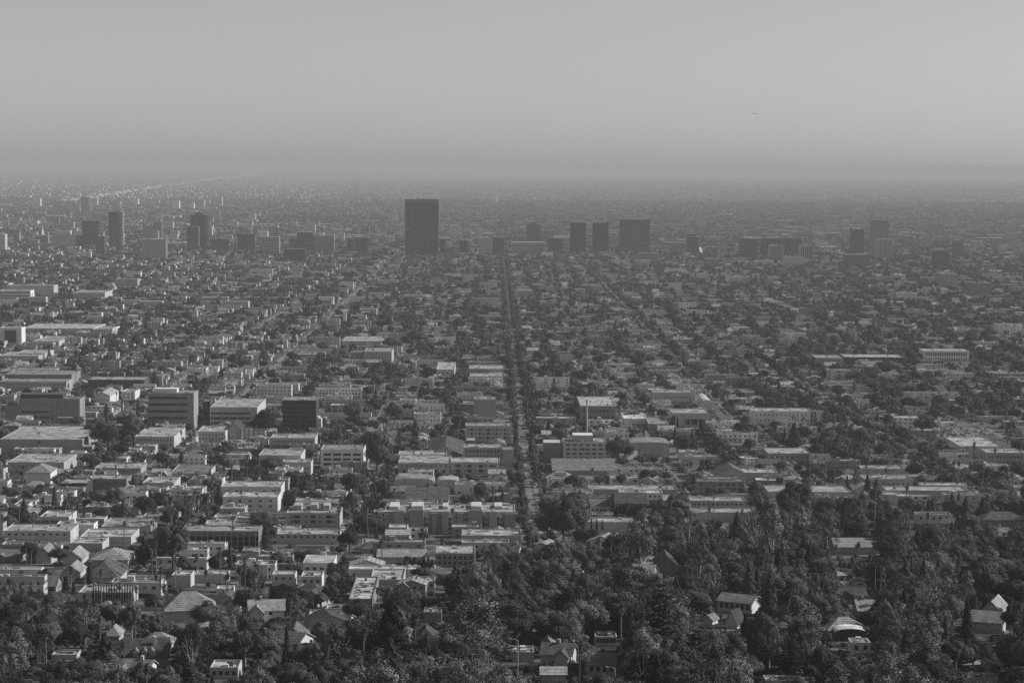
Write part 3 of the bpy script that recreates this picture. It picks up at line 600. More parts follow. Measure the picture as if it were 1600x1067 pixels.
H('white dormered block', 'white block behind a row of small dark cypresses', 'apartments', 62, 108, 797, 807, 822, .36, .42, win=(1, 6, 1.4, 1.4), units=2)
H('l-shaped pale flats', 'pale flats with a long flat roof and a bright gable at its end', 'apartments', 5, 110, 818, 829, 845, .32, .4, win=(1, 9, 1.5, 1.2, .4, .9), units=3)
H('white-roofed corner flats', 'broad roof with a white edge above the front row of houses at left', 'apartments', 108, 160, 838, 848, 858, .3, .5, units=3)
H('parapet-edged roofs', 'flats with a pale roof and white stepped parapet walls', 'apartments', 125, 205, 825, 838, 850, .3, .44, units=6, rim=.65)
H('vast patched roof', 'wide flats with a patched grey roof and roof hatches', 'apartments', 158, 232, 808, 822, 832, .28, .3, units=6)
H('shuttered long flats', 'long pale flats with a shadowed ground floor left of the crenellated flats', 'apartments', 222, 272, 744, 754, 766, .3, .44, bands=(1, 2.4, .05, .7, .1, .5), units=7)  # shadow of the ground floor drawn as one dark band
H('grey long-roof shop', 'long grey-roofed shop with a white side panel below the turret', 'shops', 265, 325, 725, 739, 745, .3, .2, units=2)
H('brown twin shops', 'twin low shops with small windows left of the turret', 'shops', 147, 220, 722, 731, 740, .22, .4, win=(1, 10, 1.2, 1.2, .3, .8), units=7)
H('arched long market', 'market building with a shallow curved roof facing the cross street', 'warehouse', 615, 678, 740, 752, 760, .34, .3, kind='barrel', rh=2.2, depth=24)
H('arched small market', 'smaller building with a pale curved roof beside the curved-roof market', 'warehouse', 683, 716, 745, 752, 760, .36, .42, kind='barrel', rh=1.4, depth=20)
H('steep dark-roofed house', 'large house with a steep dark roof and two pale gables behind the bay-fronted flats', 'house', 634, 700, 766, 781, 790, .26, .09, kind='gable', axis='x', rh=5.5)
H('dentil-edged flats', 'flats with a pale roof and toothed dark cornice below the bay-fronted flats', 'apartments', 680, 742, 851, 864, 886, .20, .44, win=(2, 7, 1.5, 1.8), units=6)
H('long low flats right', 'long low flats with a bright roof beside the dense trees', 'apartments', 721, 814, 826, 836, 852, .26, .46, bands=(1, 1.8, .25, .5, .3, .75), units=4)
H('white balcony house', 'white house with two small windows below the bay-fronted flats', 'house', 603, 640, 829, 835, 849, .4, .36, kind='gable', axis='x', rh=1.8, win=(1, 6, 1.2, 1.6, .3, .9))
H('long shingled house', 'long house with a pale sloping roof and white gable beside a leaning palm', 'house', 590, 665, 862, 869, 880, .28, .3, kind='gable', axis='x', rh=2.6)
H('cream two-storey house', 'cream two-storey house with a pale sloping roof above round dark tree', 'house', 473, 521, 866, 879, 897, .42, .46, win=(1, 4, 1.9, 1.3, .3, .7), units=0, par=.2)
H('small white cube left', 'small white house with a pale flat roof left of the cream two-storey house', 'house', 425, 461, 891, 897, 915, .38, .48, win=(1, 3, 1.3, 1.2, .4, .9), units=1)
H('small white cube right', 'small white house with a lower front wing below the cream two-storey house', 'house', 470, 503, 892, 900, 917, .4, .46, win=(1, 3, 1.5, 1.3, .3, .8), units=1)
H('street-parallel store roof', 'long low building with a bright cluttered roof running away beside the street', 'shops', 545, 582, 905, 935, 948, .16, .5, units=8, depth=50)
H('white-roofed annex', 'low annex with a pale roof behind the long cluttered roof', 'shops', 578, 630, 888, 905, 912, .3, .5, units=5)
H('brown corner house', 'small house with two windows and pale roof edge near the dense trees', 'house', 653, 679, 900, 908, 920, .30, .22, win=(1, 3, 1.5, 1.6, .2, .8), units=1)
H('white gallery wall', 'long bright white wall strip at the left edge', 'shops', -8, 64, 886, 889, 900, .6, .4, units=1)
H('large dark hip house', 'large house with a dark spreading hip roof behind the row of cypresses', 'house', 130, 185, 885, 902, 912, .3, .09, kind='hip', rh=6)
H('cypress-row house', 'white flat-roofed house behind a comb of slim dark cypresses', 'villa', 122, 206, 913, 925, 942, .28, .44, win=(1, 6, 1.3, 1.3, .4, .9), units=2)
H('bright-gabled cottage', 'cottage with a pale roof and sunlit right slope near the left edge', 'house', 99, 128, 862, 872, 884, .3, .28, kind='gable', axis='y', rh=3.5)
H('grey hip cottage', 'cottage with a wide grey hip roof left of tall palms', 'house', 143, 200, 862, 874, 884, .28, .26, kind='hip', rh=4)
H('grey gabled house', 'house with a grey gable and white sunlit side by the left edge', 'house', 56, 80, 858, 866, 880, .28, .22, kind='gable', axis='y', rh=3.5)
H('pale gable bungalow', 'bungalow with a sunlit gable left of the large dark hip house', 'house', 97, 125, 884, 893, 903, .28, .26, kind='gable', axis='y', rh=3)
H('tile-roofed villa', 'villa with a broad tiled hip roof catching the sun', 'villa', 256, 338, 940, 953, 968, .30, .24, kind='hip', rh=6, rz=0.2)
H('cream flat cottage', 'cream flat-roofed cottage with a bright right wall left of a tall palm', 'house', 303, 355, 890, 897, 909, .36, .46, units=2)
H('small brown cottage', 'small cottage with two stacked pale boxes left of the cream flat cottage', 'house', 268, 298, 890, 898, 917, .3, .44, units=1)
H('white shed', 'small bright white shed behind a clipped dark hedge', 'house', 338, 364, 916, 919, 926, .55, .55, units=0)
# foreground slope
def dormers(p, x0, x1, d, h, rng):
    for k in (.18, .38, .55):
        a = x0 + (x1 - x0) * k; q = P_(p, 'dormer'); q.box(a, a + 1.9, .3, 3, h, h + 1.6, WP, .3)
        q.face([(a - .3, .2, h + 1.6), (a + 2.2, .2, h + 1.6), (a + .95, .2, h + 2.9)], WP, .4); q.face([(a - .3, .2, h + 1.6), (a + .95, .2, h + 2.9), (a + .95, 4, h + 2.9), (a - .3, 4, h + 1.6)], RT, .2); q.face([(a + 2.2, .2, h + 1.6), (a + 2.2, 4, h + 1.6), (a + .95, 4, h + 2.9), (a + .95, .2, h + 2.9)], RT, .2)
    P_(p, 'chimney').box(x1 - 5, x1 - 4, d * .3, d * .3 + 1, h, h + 6, WP, .45)
H('three-dormered house', 'dark-roofed house with three small white-edged dormers at lower left', 'villa', 196, 262, 1010, 1027, 1036, .26, .07, kind='gable', axis='x', rh=5, extra=dormers, rz=0.12)
H('pale-roofed wing', 'house with broken pale roof slopes behind the three-dormered house', 'villa', 222, 268, 996, 1004, 1012, .3, .24, kind='hip', rh=3)
H('pyramid-roofed pavilion', 'small pavilion with a pale pyramid roof at lower left', 'villa', 165, 186, 984, 993, 1000, .26, .25, kind='hip', rh=3)
H('lower left terrace house', 'house with stepped flat pale roofs at lower left', 'villa', 328, 372, 1030, 1042, 1060, .32, .44, win=(1, 4, 1.4, 1.4), units=2)
H('low white garden room', 'low garden room with a white roof beside a drooping palm', 'villa', 80, 120, 1014, 1022, 1030, .3, .5, units=1)
H('dark-roofed cottage in trees', 'cottage with a dark roof and bright gable edge among low trees', 'villa', 440, 478, 985, 996, 1006, .26, .13, kind='gable', axis='y', rh=3.5)
H('long white-roofed bungalow', 'bungalow with long white flat roof beside two dark palms', 'villa', 482, 545, 953, 960, 968, .34, .48, units=2)
H('flat-roofed studio in trees', 'studio with a pale flat roof above a dark hip roof', 'villa', 509, 548, 943, 950, 958, .32, .4, units=2)
H('sunlit-edge dark roof', 'dark hip-roofed house with one bright skylight behind crossing palm trunks', 'villa', 648, 682, 988, 1002, 1014, .2, .07, kind='hip', rh=4)
H('pale slab-roofed house', 'house with a pale slab roof above the crossing palm trunks', 'villa', 662, 690, 948, 956, 972, .22, .3, units=1)
H('white bungalow with terrace', 'white bungalow with a row of dark windows and flat pale roof among dark trees', 'villa', 930, 964, 985, 994, 1008, .40, .42, win=(1, 6, 1.1, 1.8, .3, .85), units=2, clear=1.0)
H('tile-topped house with chimney', 'house with a tiled roof and white chimney at bottom centre', 'villa', 917, 962, 1026, 1035, 1056, .3, .16, kind='gable', axis='x', rh=2.5, win=(1, 4, 1.2, 1.8, .3, .8), extra=lambda p, x0, x1, d, h, rng: P_(p, 'chimney').box(x0, x0 + 1.2, .5, 1.7, h, h + 3.6, WP, .5))
H('large white villa', 'large white villa with low tiled roofs and bright sunlit gable end', 'villa', 1119, 1176, 930, 939, 957, .46, .18, kind='gable', axis='x', rh=2.2, depth=11, win=[(1, 6, 1.8, 2.2, .25, .9)], clear=1.0, rz=-0.5)
H('dark steep wing', 'steep dark-roofed wing with white bargeboards below the large white villa', 'villa', 1132, 1153, 962, 971, 981, .46, .06, kind='gable', axis='y', rh=4.6, depth=6, clear=1.0, rz=-0.6)
H('white-walled garden house', 'white garden wall house with slanting shadows left of the dark steep wing', 'villa', 1097, 1114, 962, 966, 980, .5, .2, kind='gable', axis='y', rh=1.6, depth=4.5, clear=1.0, rz=-0.6)
H('white canopy house', 'house with a bright curved canopy roof over dark-painted shade at lower right', 'villa', 1304, 1354, 983, 989, 1001, .08, .75, kind='barrel', rh=1.7, depth=8, clear=1.0)  # dark wall tone stands for the shade of the recess beneath
H('lower white house', 'white house wall with one window below the curved canopy', 'villa', 1330, 1360, 996, 1003, 1020, .45, .3, win=(1, 2, 1.4, 1.8), units=1, clear=1.0)
H('gable-stacked house', 'house with several stacked sunlit gable roofs at the right edge', 'villa', 1510, 1566, 948, 970, 988, .28, .26, kind='gable', axis='x', rh=3.2, depth=10, clear=1.0, rz=-0.35)
H('upper gable of stacked house', 'upper gabled storey with chimney behind the stacked gable roofs', 'villa', 1535, 1562, 940, 952, 968, .3, .28, kind='gable', axis='y', rh=3.5, win=(1, 1, 1.4, 1.6), clear=1.0, rz=-0.4)
H('lone grey gable', 'small grey house gable with one dark window in deep shade at right', 'villa', 1478, 1494, 898, 910, 922, .26, .12, kind='gable', axis='y', rh=3, win=(1, 1, 1.4, 1.6), clear=1.0)
H('wide ridge-roofed house', 'wide house with low pale gabled roofs among the trees at right', 'villa', 1305, 1370, 843, 854, 866, .28, .26, kind='gable', axis='x', rh=3, clear=1.0)
H('white hillside terrace', 'white terrace house above a dark steep roof among eucalyptus', 'villa', 1318, 1355, 908, 914, 922, .42, .4, units=1)
H('pale roof at lower left street', 'house with a pale cluttered roof beside the bottom street lamp', 'villa', 800, 834, 1008, 1018, 1034, .28, .42, units=4, clear=1.0)
H('small gabled shed', 'small pale gabled outbuilding right of the bottom street lamp', 'villa', 847, 866, 1000, 1006, 1020, .34, .3, kind='gable', axis='y', rh=2)
H('white-trimmed roof house', 'house with white-trimmed low roof at the bottom centre', 'villa', 846, 884, 1044, 1052, 1066, .36, .36, kind='gable', axis='x', rh=1.6)
H('bottom right sunroom', 'house with layered pale roof slats at the bottom right', 'villa', 1508, 1560, 1052, 1058, 1068, .36, .44, units=4)
H('bottom right long roof', 'long pale flat roof along the bottom edge at right', 'villa', 1196, 1252, 1056, 1062, 1070, .3, .42, units=1)
H('shaded gable house', 'dark timbered house with pale eaves among the trees at centre', 'villa', 1026, 1060, 872, 885, 900, .2, .09, kind='gable', axis='y', rh=4.5)
# ------------------------------------------------------------------ towers on the far boulevard
def T(short, label, c0, c1, rt, r0, dep, wt, style, top=None, trim_tone=None, n=None, cat='tower', curve=False):
    cm = (c0 + c1) / 2; g = ground_at(cm, r0); y0 = g[1]; xa = at_y(c0, r0, y0)[0]; xb = at_y(c1, r0, y0)[0]; h = at_y(cm, rt, y0)[2]; wd = xb - xa; x0, x1, d = -wd / 2, wd / 2, dep; p = {}
    if trim_tone and wt < .1: trim_tone *= 1.25  # tone of bands, ribs and frame, raised on dark facades
    rng = random.Random(int(c0 * 7 + rt)); wl = P_(p, 'wall'); face = DF if wt < .12 else WP
    if curve:
        n_ = 14; prof = []
        for i in range(n_ + 1):
            a = math.pi * i / n_; prof.append((-math.cos(a) * wd / 2, d * .35 * (1 - math.sin(a))))
        for a, b_ in zip(prof, prof[1:]): wl.face([(a[0], a[1], -2), (b_[0], b_[1], -2), (b_[0], b_[1], h), (a[0], a[1], h)], face, wt)
        wl.face([(x1, d * .35, -2), (x1, d, -2), (x1, d, h), (x1, d * .35, h)], face, wt); wl.face([(x0, d, -2), (x0, d * .35, -2), (x0, d * .35, h), (x0, d, h)], face, wt); wl.face([(x1, d, -2), (x0, d, -2), (x0, d, h), (x1, d, h)], face, wt)
        P_(p, 'roof').face([(a[0], a[1], h) for a in prof] + [(x1, d, h), (x0, d, h)], RF, .3)
    else:
        wl.box(x0, x1, 0, d, -2, h, face, wt); P_(p, 'roof').face([(x0 + 1, 1, h + .05), (x1 - 1, 1, h + .05), (x1 - 1, d - 1, h + .05), (x0 + 1, d - 1, h + .05)], RF, .32)
    nf = n or max(2, int(h / 4.2)); fh = h / nf
    if style == 'bands' and not curve:
        s = P_(p, 'spandrel')
        for i in range(nf): s.box(x0 - .5, x1 + .5, -.5, d + .5, (i + .62) * fh, (i + 1) * fh - .05, TR, trim_tone or wt * 2.2, bottom=True)
    elif style == 'bands':
        s = P_(p, 'spandrel')
        for i in range(nf):
            for a, b_ in zip(prof, prof[1:]): s.face([(a[0] * 1.01, a[1] - .4, (i + .6) * fh), (b_[0] * 1.01, b_[1] - .4, (i + .6) * fh), (b_[0] * 1.01, b_[1] - .4, (i + 1) * fh), (a[0] * 1.01, a[1] - .4, (i + 1) * fh)], TR, trim_tone or wt * 2.0)
            s.box(x1 + .05, x1 + .6, d * .35, d, (i + .6) * fh, (i + 1) * fh, TR, .45)
    if style in ('ribs', 'grid'):
        s = P_(p, 'facade_rib'); k = max(4, int(wd / 5.5))
        for i in range(k + 1):
            xx = x0 + wd * i / k; s.box(xx - .55, xx + .55, -.9, -.02, 0, h, TR, trim_tone or wt * 1.9)
        k2 = max(3, int(d / 6))
        for i in range(k2 + 1):
            yy = d * i / k2
            for sx in (x0, x1): s.box(min(sx, sx + math.copysign(.9, sx)) , max(sx, sx + math.copysign(.9, sx)), yy - .55, yy + .55, 0, h, TR, trim_tone or wt * 1.9)
    if style == 'grid':
        s = P_(p, 'spandrel')
        for i in range(nf): s.box(x0 - .1, x1 + .1, -.5, d + .5, (i + .7) * fh, (i + 1) * fh - .05, TR, trim_tone or wt * 1.9, bottom=True)
    if style == 'frame':
        s = P_(p, 'frame')
        for xx in (x0, x1): s.box(xx - 1.6, xx + 1.6, -1.2, -.02, 0, h + 1, TR, trim_tone or .4)
        s.box(x0 - 1.6, x1 + 1.6, -1.2, d, h + .1, h + 3, TR, trim_tone or .4, bottom=True)
        g_ = P_(p, 'spandrel')
        for i in range(nf): g_.box(x0 + 1.7, x1 - 1.7, -.4, -.02, (i + .7) * fh, (i + 1) * fh - .05, TR, wt * 1.8, bottom=True)
    if top: P_(p, 'roof_plant').box(x0 + wd * top[0], x0 + wd * top[1], d * .2, d * .8, h + .1, h + top[2], face if top[3] < .12 else WP, top[3], tt=.3)
    if rng.random() < .8:
        u = P_(p, 'roof_unit')
        for _ in range(4): a = rng.uniform(x0 + 2, x1 - 6); u.box(a, a + rng.uniform(2, 5), d * .3, d * .5, h + .06, h + rng.uniform(1.5, 3.5), CO, rng.choice([.2, .5, .7]))
    e = emit('office_tower' if cat == 'tower' else NAME.get(cat, cat), p, ((xa + xb) / 2, y0, 0)); tag(e, label, cat if cat in ('tower', 'church') else 'office building', GROUPS['tower'] if cat == 'tower' else None)
    claim(min(xa, xb) - 3, max(xa, xb) + 3, y0 - 3, y0 + d + 3); SHOW.append((c0, c1, rt, rt + (r0 - rt) * .82, y0)); REFS.append((cm, (rt + r0) / 2, short)); return e, p, (x0, x1, d, h)
e, p, q = T('great dark slab tower', 'tallest tower, a wide dark slab with a paler crown band and sunlit edge', 633, 685, 312, 402, 34, .022, 'plain', n=34)
x0, x1, d, h = q; m = MB()
for z in np.arange(4, h - 9, 4.1): m.box(x0 + 1.5, x1 - 1.5, -.25, -.02, z, z + 1.2, DF, .06, bottom=True)
o = obj('spandrel', m, e); o['kind'] = 'stuff'
m = MB(); m.box(x0 - .6, x1 + .6, -.9, d + .9, h - 8.5, h + 1.2, TR, .16, bottom=True); obj('crown_band', m, e)
for sx in (x0, x1): m = MB(); m.box(sx - 1.2, sx + 1.2, -1.0, 2.5, 0, h - 8.6, TR, .25, bottom=True); obj('corner_column', m, e)  # corner columns, their tone raised to paint in the sunlit edge
for k in range(14): m = MB(); xx = x0 + (x1 - x0) * (k + 1) / 15; m.box(xx - .3, xx + .3, -.6, -.27, 0, h - 8.7, DF, .06, bottom=True); obj('facade_rib', m, e)
T('curved dark tower', 'tall dark tower with a bowed banded front on the left of the skyline', 169, 191, 331, 388, 34, .035, 'bands', curve=True, trim_tone=.05)
T('shorter bowed tower', 'shorter dark tower with a bowed banded front left of the tall bowed one', 127, 152, 345, 388, 36, .04, 'bands', curve=True, trim_tone=.055)
T('pale-flanked slim tower', 'slim dark tower with a bright flank in front of the bowed towers', 150, 163, 369, 402, 26, .06, 'ribs', trim_tone=.2)
T('black peaked tower', 'black tower with a small stepped roof plant left of the great slab', 296, 325, 336, 392, 40, .02, 'plain', top=(.3, .7, 7, .03), curve=True)
T('front grey tower', 'grey banded tower with a pale flank in front of the black peaked tower', 292, 310, 354, 394, 30, .06, 'bands', trim_tone=.11)
T('twin light tower', 'light-sided tower of the pair behind the gridded office', 225, 238, 352, 376, 34, .16, 'ribs', trim_tone=.4)
T('twin bright tower', 'taller tower with a white sunlit flank behind the gridded office', 241, 252, 346, 376, 36, .14, 'ribs', trim_tone=.3)
T('gridded pale office', 'broad gridded office with a pale flank on the left of the skyline', 223, 259, 374, 408, 28, .14, 'grid', trim_tone=.5)
T('left edge banded block', 'pale banded tower cut by the left edge', -12, 8, 366, 394, 28, .25, 'bands', trim_tone=.65)
T('long banded slab', 'long low slab with fine bands and white end on the left skyline', 82, 117, 367, 388, 18, .2, 'bands', trim_tone=.5)
T('dark low pair west', 'low dark office block right of the black peaked tower', 329, 356, 373, 394, 30, .05, 'bands', trim_tone=.08)
T('dark low pair east', 'low black office block between the black peaked tower and striped tower', 372, 397, 365, 394, 30, .04, 'grid', trim_tone=.07)
T('white striped tower', 'tower with bold white floor stripes on a dark body', 409, 436, 370, 400, 30, .06, 'bands', trim_tone=.42, n=9)
T('stepped dark office', 'stepped dark office left of the long striped slab', 464, 489, 363, 397, 30, .05, 'bands', trim_tone=.09)
T('stepped dark wing', 'lower wing of the stepped dark office', 452, 468, 374, 397, 26, .05, 'bands', trim_tone=.09)
T('long striped slab', 'long striped slab with a white end wall left of the great slab', 490, 522, 368, 397, 20, .10, 'bands', trim_tone=.45)
T('ribbed black block', 'black ribbed block standing in front of the striped slab', 445, 476, 389, 411, 30, .03, 'ribs', trim_tone=.1)
T('dark double block west', 'dark square office of a pair left of the great slab', 542, 553, 373, 398, 30, .05, 'frame', trim_tone=.2)
T('dark double block east', 'wider dark square office of a pair left of the great slab', 554, 575, 372, 398, 30, .045, 'frame', trim_tone=.2)
T('little dark neighbour', 'small dark office at the right foot of the great slab', 687, 696, 374, 400, 26, .04, 'plain')
T('framed dark cube', 'small dark cube in a pale frame right of the great slab', 717, 731, 376, 397, 30, .03, 'frame', trim_tone=.26)
T('pale blank office', 'pale blank office block with a notched top right of the great slab', 748, 769, 373, 401, 26, .24, 'ribs', top=(.4, .75, 5, .3), trim_tone=.5)
T('dark office by avenue end', 'dark office beside the pale blank office at the end of the avenue', 770, 787, 371, 401, 30, .05, 'bands', trim_tone=.09)
T('notched dark tower', 'dark banded tower with a small stepped crown right of the avenue', 823, 845, 350, 385, 34, .06, 'bands', top=(.25, .7, 6, .05), trim_tone=.1)
T('pale low slab', 'pale slab half behind the notched dark tower', 847, 864, 361, 385, 20, .16, 'bands', trim_tone=.22)
T('wide white-framed slab', 'wide low slab in a white frame right of the avenue', 800, 851, 380, 400, 22, .2, 'frame', trim_tone=.65)
T('dark square block', 'dark square block left of the twin black towers', 857, 879, 372, 401, 28, .045, 'grid', trim_tone=.08)
T('left black twin', 'left tower of two matching black towers', 892, 915, 348, 398, 36, .02, 'grid', top=(.05, .95, 2.5, .18), trim_tone=.035)
T('right black twin', 'right tower of two matching black towers', 927, 950, 348, 398, 36, .02, 'grid', top=(.05, .95, 2.5, .18), trim_tone=.035)
T('wide ribbed tower', 'wide grey tower with close upright ribs right of the black twins', 969, 1015, 343, 398, 40, .06, 'grid', trim_tone=.12)
T('grey mid block', 'low grey gridded block at the foot of the wide ribbed tower', 997, 1028, 396, 410, 26, .14, 'grid', trim_tone=.26)
T('dark-capped tower', 'pale-edged tower with a dark drum on its roof behind a white dome', 1072, 1092, 371, 398, 28, .05, 'frame', top=(.12, .8, 9, .04), trim_tone=.25)
T('dark banded office', 'dark banded office on the right of the skyline', 1156, 1183, 373, 407, 34, .045, 'bands', trim_tone=.075)
T('wide dark slab', 'wide dark slab behind two pale ribbed wings', 1188, 1251, 372, 402, 20, .05, 'bands', trim_tone=.08)
T('left ribbed wing', 'pale ribbed block in front of the wide dark slab at its middle', 1203, 1224, 384, 410, 30, .12, 'ribs', trim_tone=.55)
T('right ribbed wing', 'pale ribbed block in front of the wide dark slab at its right end', 1250, 1270, 384, 410, 30, .12, 'ribs', trim_tone=.55)
T('front pale office', 'low pale office in front of the two ribbed wings', 1224, 1257, 402, 417, 20, .3, 'bands', trim_tone=.4)
T('white-capped dark tower', 'dark tower with a white cap panel on the right of the skyline', 1331, 1349, 358, 401, 30, .06, 'grid', trim_tone=.12, top=(.1, .7, 3, .5))
T('tall pale ribbed tower', 'tall pale ribbed tower behind the gridded white block', 1362, 1388, 344, 404, 34, .16, 'ribs', trim_tone=.36)
T('white gridded block', 'white framed gridded block in front of the tall pale ribbed tower', 1370, 1394, 374, 408, 28, .06, 'grid', trim_tone=.42)
T('low dark podium', 'low dark block at the foot of the white-capped tower', 1319, 1359, 398, 417, 30, .07, 'bands', trim_tone=.12)
T('far right dark block', 'dark blocky office near the right end of the skyline', 1461, 1481, 392, 420, 28, .05, 'grid', trim_tone=.09, top=(.3, .8, 3, .08))
T('far right slim block', 'slim grey block right of the far dark office', 1491, 1503, 376, 404, 24, .10, 'ribs', trim_tone=.16)
T('grey blank hulk', 'blank grey hulk without windows on the right', 1467, 1496, 428, 452, 40, .16, 'plain', cat='office')
T('white-ended grey block', 'grey block with a bright white end on the right', 1517, 1548, 442, 464, 26, .18, 'grid', cat='office', trim_tone=.24)
T('bright low office', 'bright white low office on the right below the skyline', 1402, 1432, 458, 469, 20, .4, 'bands', cat='office', trim_tone=.55)
T('low wide annex', 'low wide annex behind the far right dark office', 1466, 1508, 371, 382, 24, .14, 'plain', cat='office')
for i, (c0, c1, rt, r0, wt, lab) in enumerate([(50, 63, 310, 324, .4, 'pale block beyond the freeway at the far left'), (127, 139, 308, 330, .1, 'dark far block standing before the freeway'), (206, 216, 310, 320, .5, 'bright small block just below the freeway'), (270, 280, 314, 328, .45, 'bright left block of the far white cluster'), (296, 303, 318, 328, .5, 'bright small block in the far white cluster'), (308, 319, 312, 326, .25, 'two-toned block in the far white cluster'), (334, 347, 308, 324, .3, 'tallest block of the far white cluster'), (149, 152, 309, 322, .3, 'thin far shaft beside the dark far block')]):
    T('far block number %d' % (i + 1) if 0 else lab.split(' ', 1)[1], lab, c0, c1, rt, r0, 40, wt, 'plain', cat='office')
# church spire, dome, airliner, radio mast
def lone(name, parts, col, row, label, cat, short=None):
    g = ground_at(col, row); e = emit(name, parts, (g[0], g[1], gz(g[1]))); tag(e, label, cat); claim(g[0] - 12, g[0] + 12, g[1] - 5, g[1] + 20)
    if short: REFS.append((col, row - 8, short))
    return e
p = {'tower': MB(), 'spire': MB(), 'nave': MB()}; p['tower'].box(-5, 5, 0, 10, -2, 30, WP, .4); p['spire'].lathe([(5.5, 30), (.3, 58)], WP, .45, 4, 0, 5); p['nave'].box(-12, 5, 10.05, 40, -2, 15, WP, .4)
lone('church', p, 66, 382, 'pale church with a sharp spire on the left skyline', 'church', 'spired church')
p = {'drum': MB(), 'dome': MB()}; p['drum'].lathe([(15, -2), (15, 6)], WP, .3, 24); p['dome'].lathe([(15.5, 6.05)] + [(15 * math.cos(a), 6 + 17 * math.sin(a)) for a in np.linspace(.1, 1.5, 8)], TR, .62, 24)
lone('domed_hall', p, 1089, 397, 'white domed hall in front of the dark-capped tower', 'hall', 'white dome')
p = {'wall': MB(), 'tower': MB()}; p['wall'].box(-10, 10, 0, 30, -2, 16, WP, .45)
p['tower'].box(-15, -10.05, -2, 4, -2, 26, WP, .5); p['tower'].box(10.05, 15, -2, 4, -2, 26, WP, .5)
lone('church', p, 742, 371, 'pale twin-towered church right of the great slab', 'church', 'twin-towered church')
p = {'turret_wall': MB(), 'turret_roof': MB()}; p['turret_wall'].lathe([(2.6, -2), (2.6, 9)], WP, .42, 10); p['turret_roof'].lathe([(3.0, 9.02), (.2, 15.5)], RT, .2, 10)
lone('church_turret', p, 305, 697, 'pale eight-sided turret with a pointed grey roof', 'turret', 'pointed turret')
p = {'mast': MB(), 'antenna': MB()}
hm = at_y(917, 624, ground_at(917, 683)[1])[2] - gz(ground_at(917, 683)[1]); p['mast'].tube([(0, 0, -1), (0, 0, hm * .9)], [.75, .6], TR, .5, 8); p['antenna'].tube([(0, 0, hm * .86), (0, 0, hm)], [1.1, 1.1], TR, .55, 8)
for z in (.3, .6): p['mast'].tube([(0, 0, hm * z), (0, 0, hm * z + .4)], [.95, .95], TR, .5, 8)
lone('radio_mast', p, 917, 683, 'slim white antenna mast behind the cream hotel', 'mast', 'white antenna mast'); SHOW.append((913, 921, 624, 676, ground_at(917, 683)[1]))
p = {'fuselage': MB(), 'wing': MB(), 'tailplane': MB(), 'fin': MB(), 'engine': MB()}
L_ = 21.0; p['fuselage'].tube([(-L_ / 2, 0, .9), (-L_ * .35, 0, .4), (0, 0, 0), (L_ * .4, 0, 0), (L_ / 2, 0, -.3)], [.3, 1.2, 1.5, 1.4, .3], PT, .9, 10)
for sy in (-1, 1):
    p['wing'].face([(2, sy * 1.2, -.5), (-2, sy * 1.2, -.5), (-6, sy * 12.5, .6), (-4.6, sy * 12.5, .6)][::sy], PT, .75); p['wing'].face([(2, sy * 1.2, -.9), (-2, sy * 1.2, -.9), (-6, sy * 12.5, .4), (-4.6, sy * 12.5, .4)][::-sy], PT, .75)
    p['wing'].face([(2, sy * 1.2, -.9), (2, sy * 1.2, -.5), (-4.6, sy * 12.5, .6), (-4.6, sy * 12.5, .4)], PT, .75)
    p['tailplane'].box(-12.8, -10.6, min(0, sy * 4.6), max(0, sy * 4.6), .9, 1.1, PT, .75, bottom=True)
    p['engine'].tube([(-.6, sy * 4.2, -1.6), (2.6, sy * 4.2, -1.6)], [.7, .85], PT, .6, 8)
p['fin'].box(-12.9, -10.2, -.15, .15, 1, 5.2, PT, .6, bottom=True)
q = at_y(1181, 177.5, 5600.0); e = emit('jet_aircraft', p, tuple(q), 0); e.scale = (.85, .85, .6); e.rotation_euler = (0, math.radians(5), math.radians(-4)); tag(e, 'tiny aircraft alone in the empty grey sky', 'airplane')

_g0 = ground_at(1471, 682); _g1 = ground_at(1560, 682); claim(_g0[0] - 6, _g1[0] + 6, _g0[1] - 4, _g0[1] + 66); SHOW.append((1466, 1564, 662, 684, _g0[1]))   # the car park
# ------------------------------------------------------------------ trees: crowns of many small leaf faces
def leafset(c, nrm, size, tone, rng, jit=.6, aspect=1.0):
    n = len(c); nn = nrm + rng.normal(0, jit, (n, 3)); nn /= np.linalg.norm(nn, axis=1)[:, None] + 1e-9
    r = rng.normal(0, 1, (n, 3)); u = np.cross(nn, r); u /= np.linalg.norm(u, axis=1)[:, None] + 1e-9; v = np.cross(nn, u)
    s = size[:, None]; a = u * s * .5 * aspect; b = v * s * .5
    q = np.stack([c - a - b * .6, c + a * .7 - b, c + a + b * .7, c - a * .6 + b], 1).reshape(-1, 3)
    return q, tone, np.repeat(nrm / (np.linalg.norm(nrm, axis=1)[:, None] + 1e-9), 4, 0) + np.repeat(nn, 4, 0) * .12
def leafmesh(name, sets, extra=None):
    v = np.concatenate([s[0] for s in sets]).astype(np.float32); t = np.concatenate([s[1] for s in sets]).astype(np.float32); n = len(t)
    l = np.arange(n * 4, dtype=np.int32); k = np.full(n, 4, np.int32); m = np.full(n, LV, np.int32)
    if extra is not None and extra.n:
        off = len(v); v = np.concatenate([v, np.array(extra.v, np.float32)]); l = np.concatenate([l, np.array(extra.l, np.int32) + off]); k = np.concatenate([k, np.array(extra.n, np.int32)]); m = np.concatenate([m, np.array(extra.m, np.int32)]); t = np.concatenate([t, np.array(extra.t, np.float32)])
    me = mesh_np(name, v, l, k, m, t)
    if extra is None or not extra.n:
        me.polygons.foreach_set('use_smooth', np.ones(n, bool)); nv = np.concatenate([s[2] for s in sets]); nv /= np.linalg.norm(nv, axis=1)[:, None]; me.normals_split_custom_set(nv.tolist())
    return me
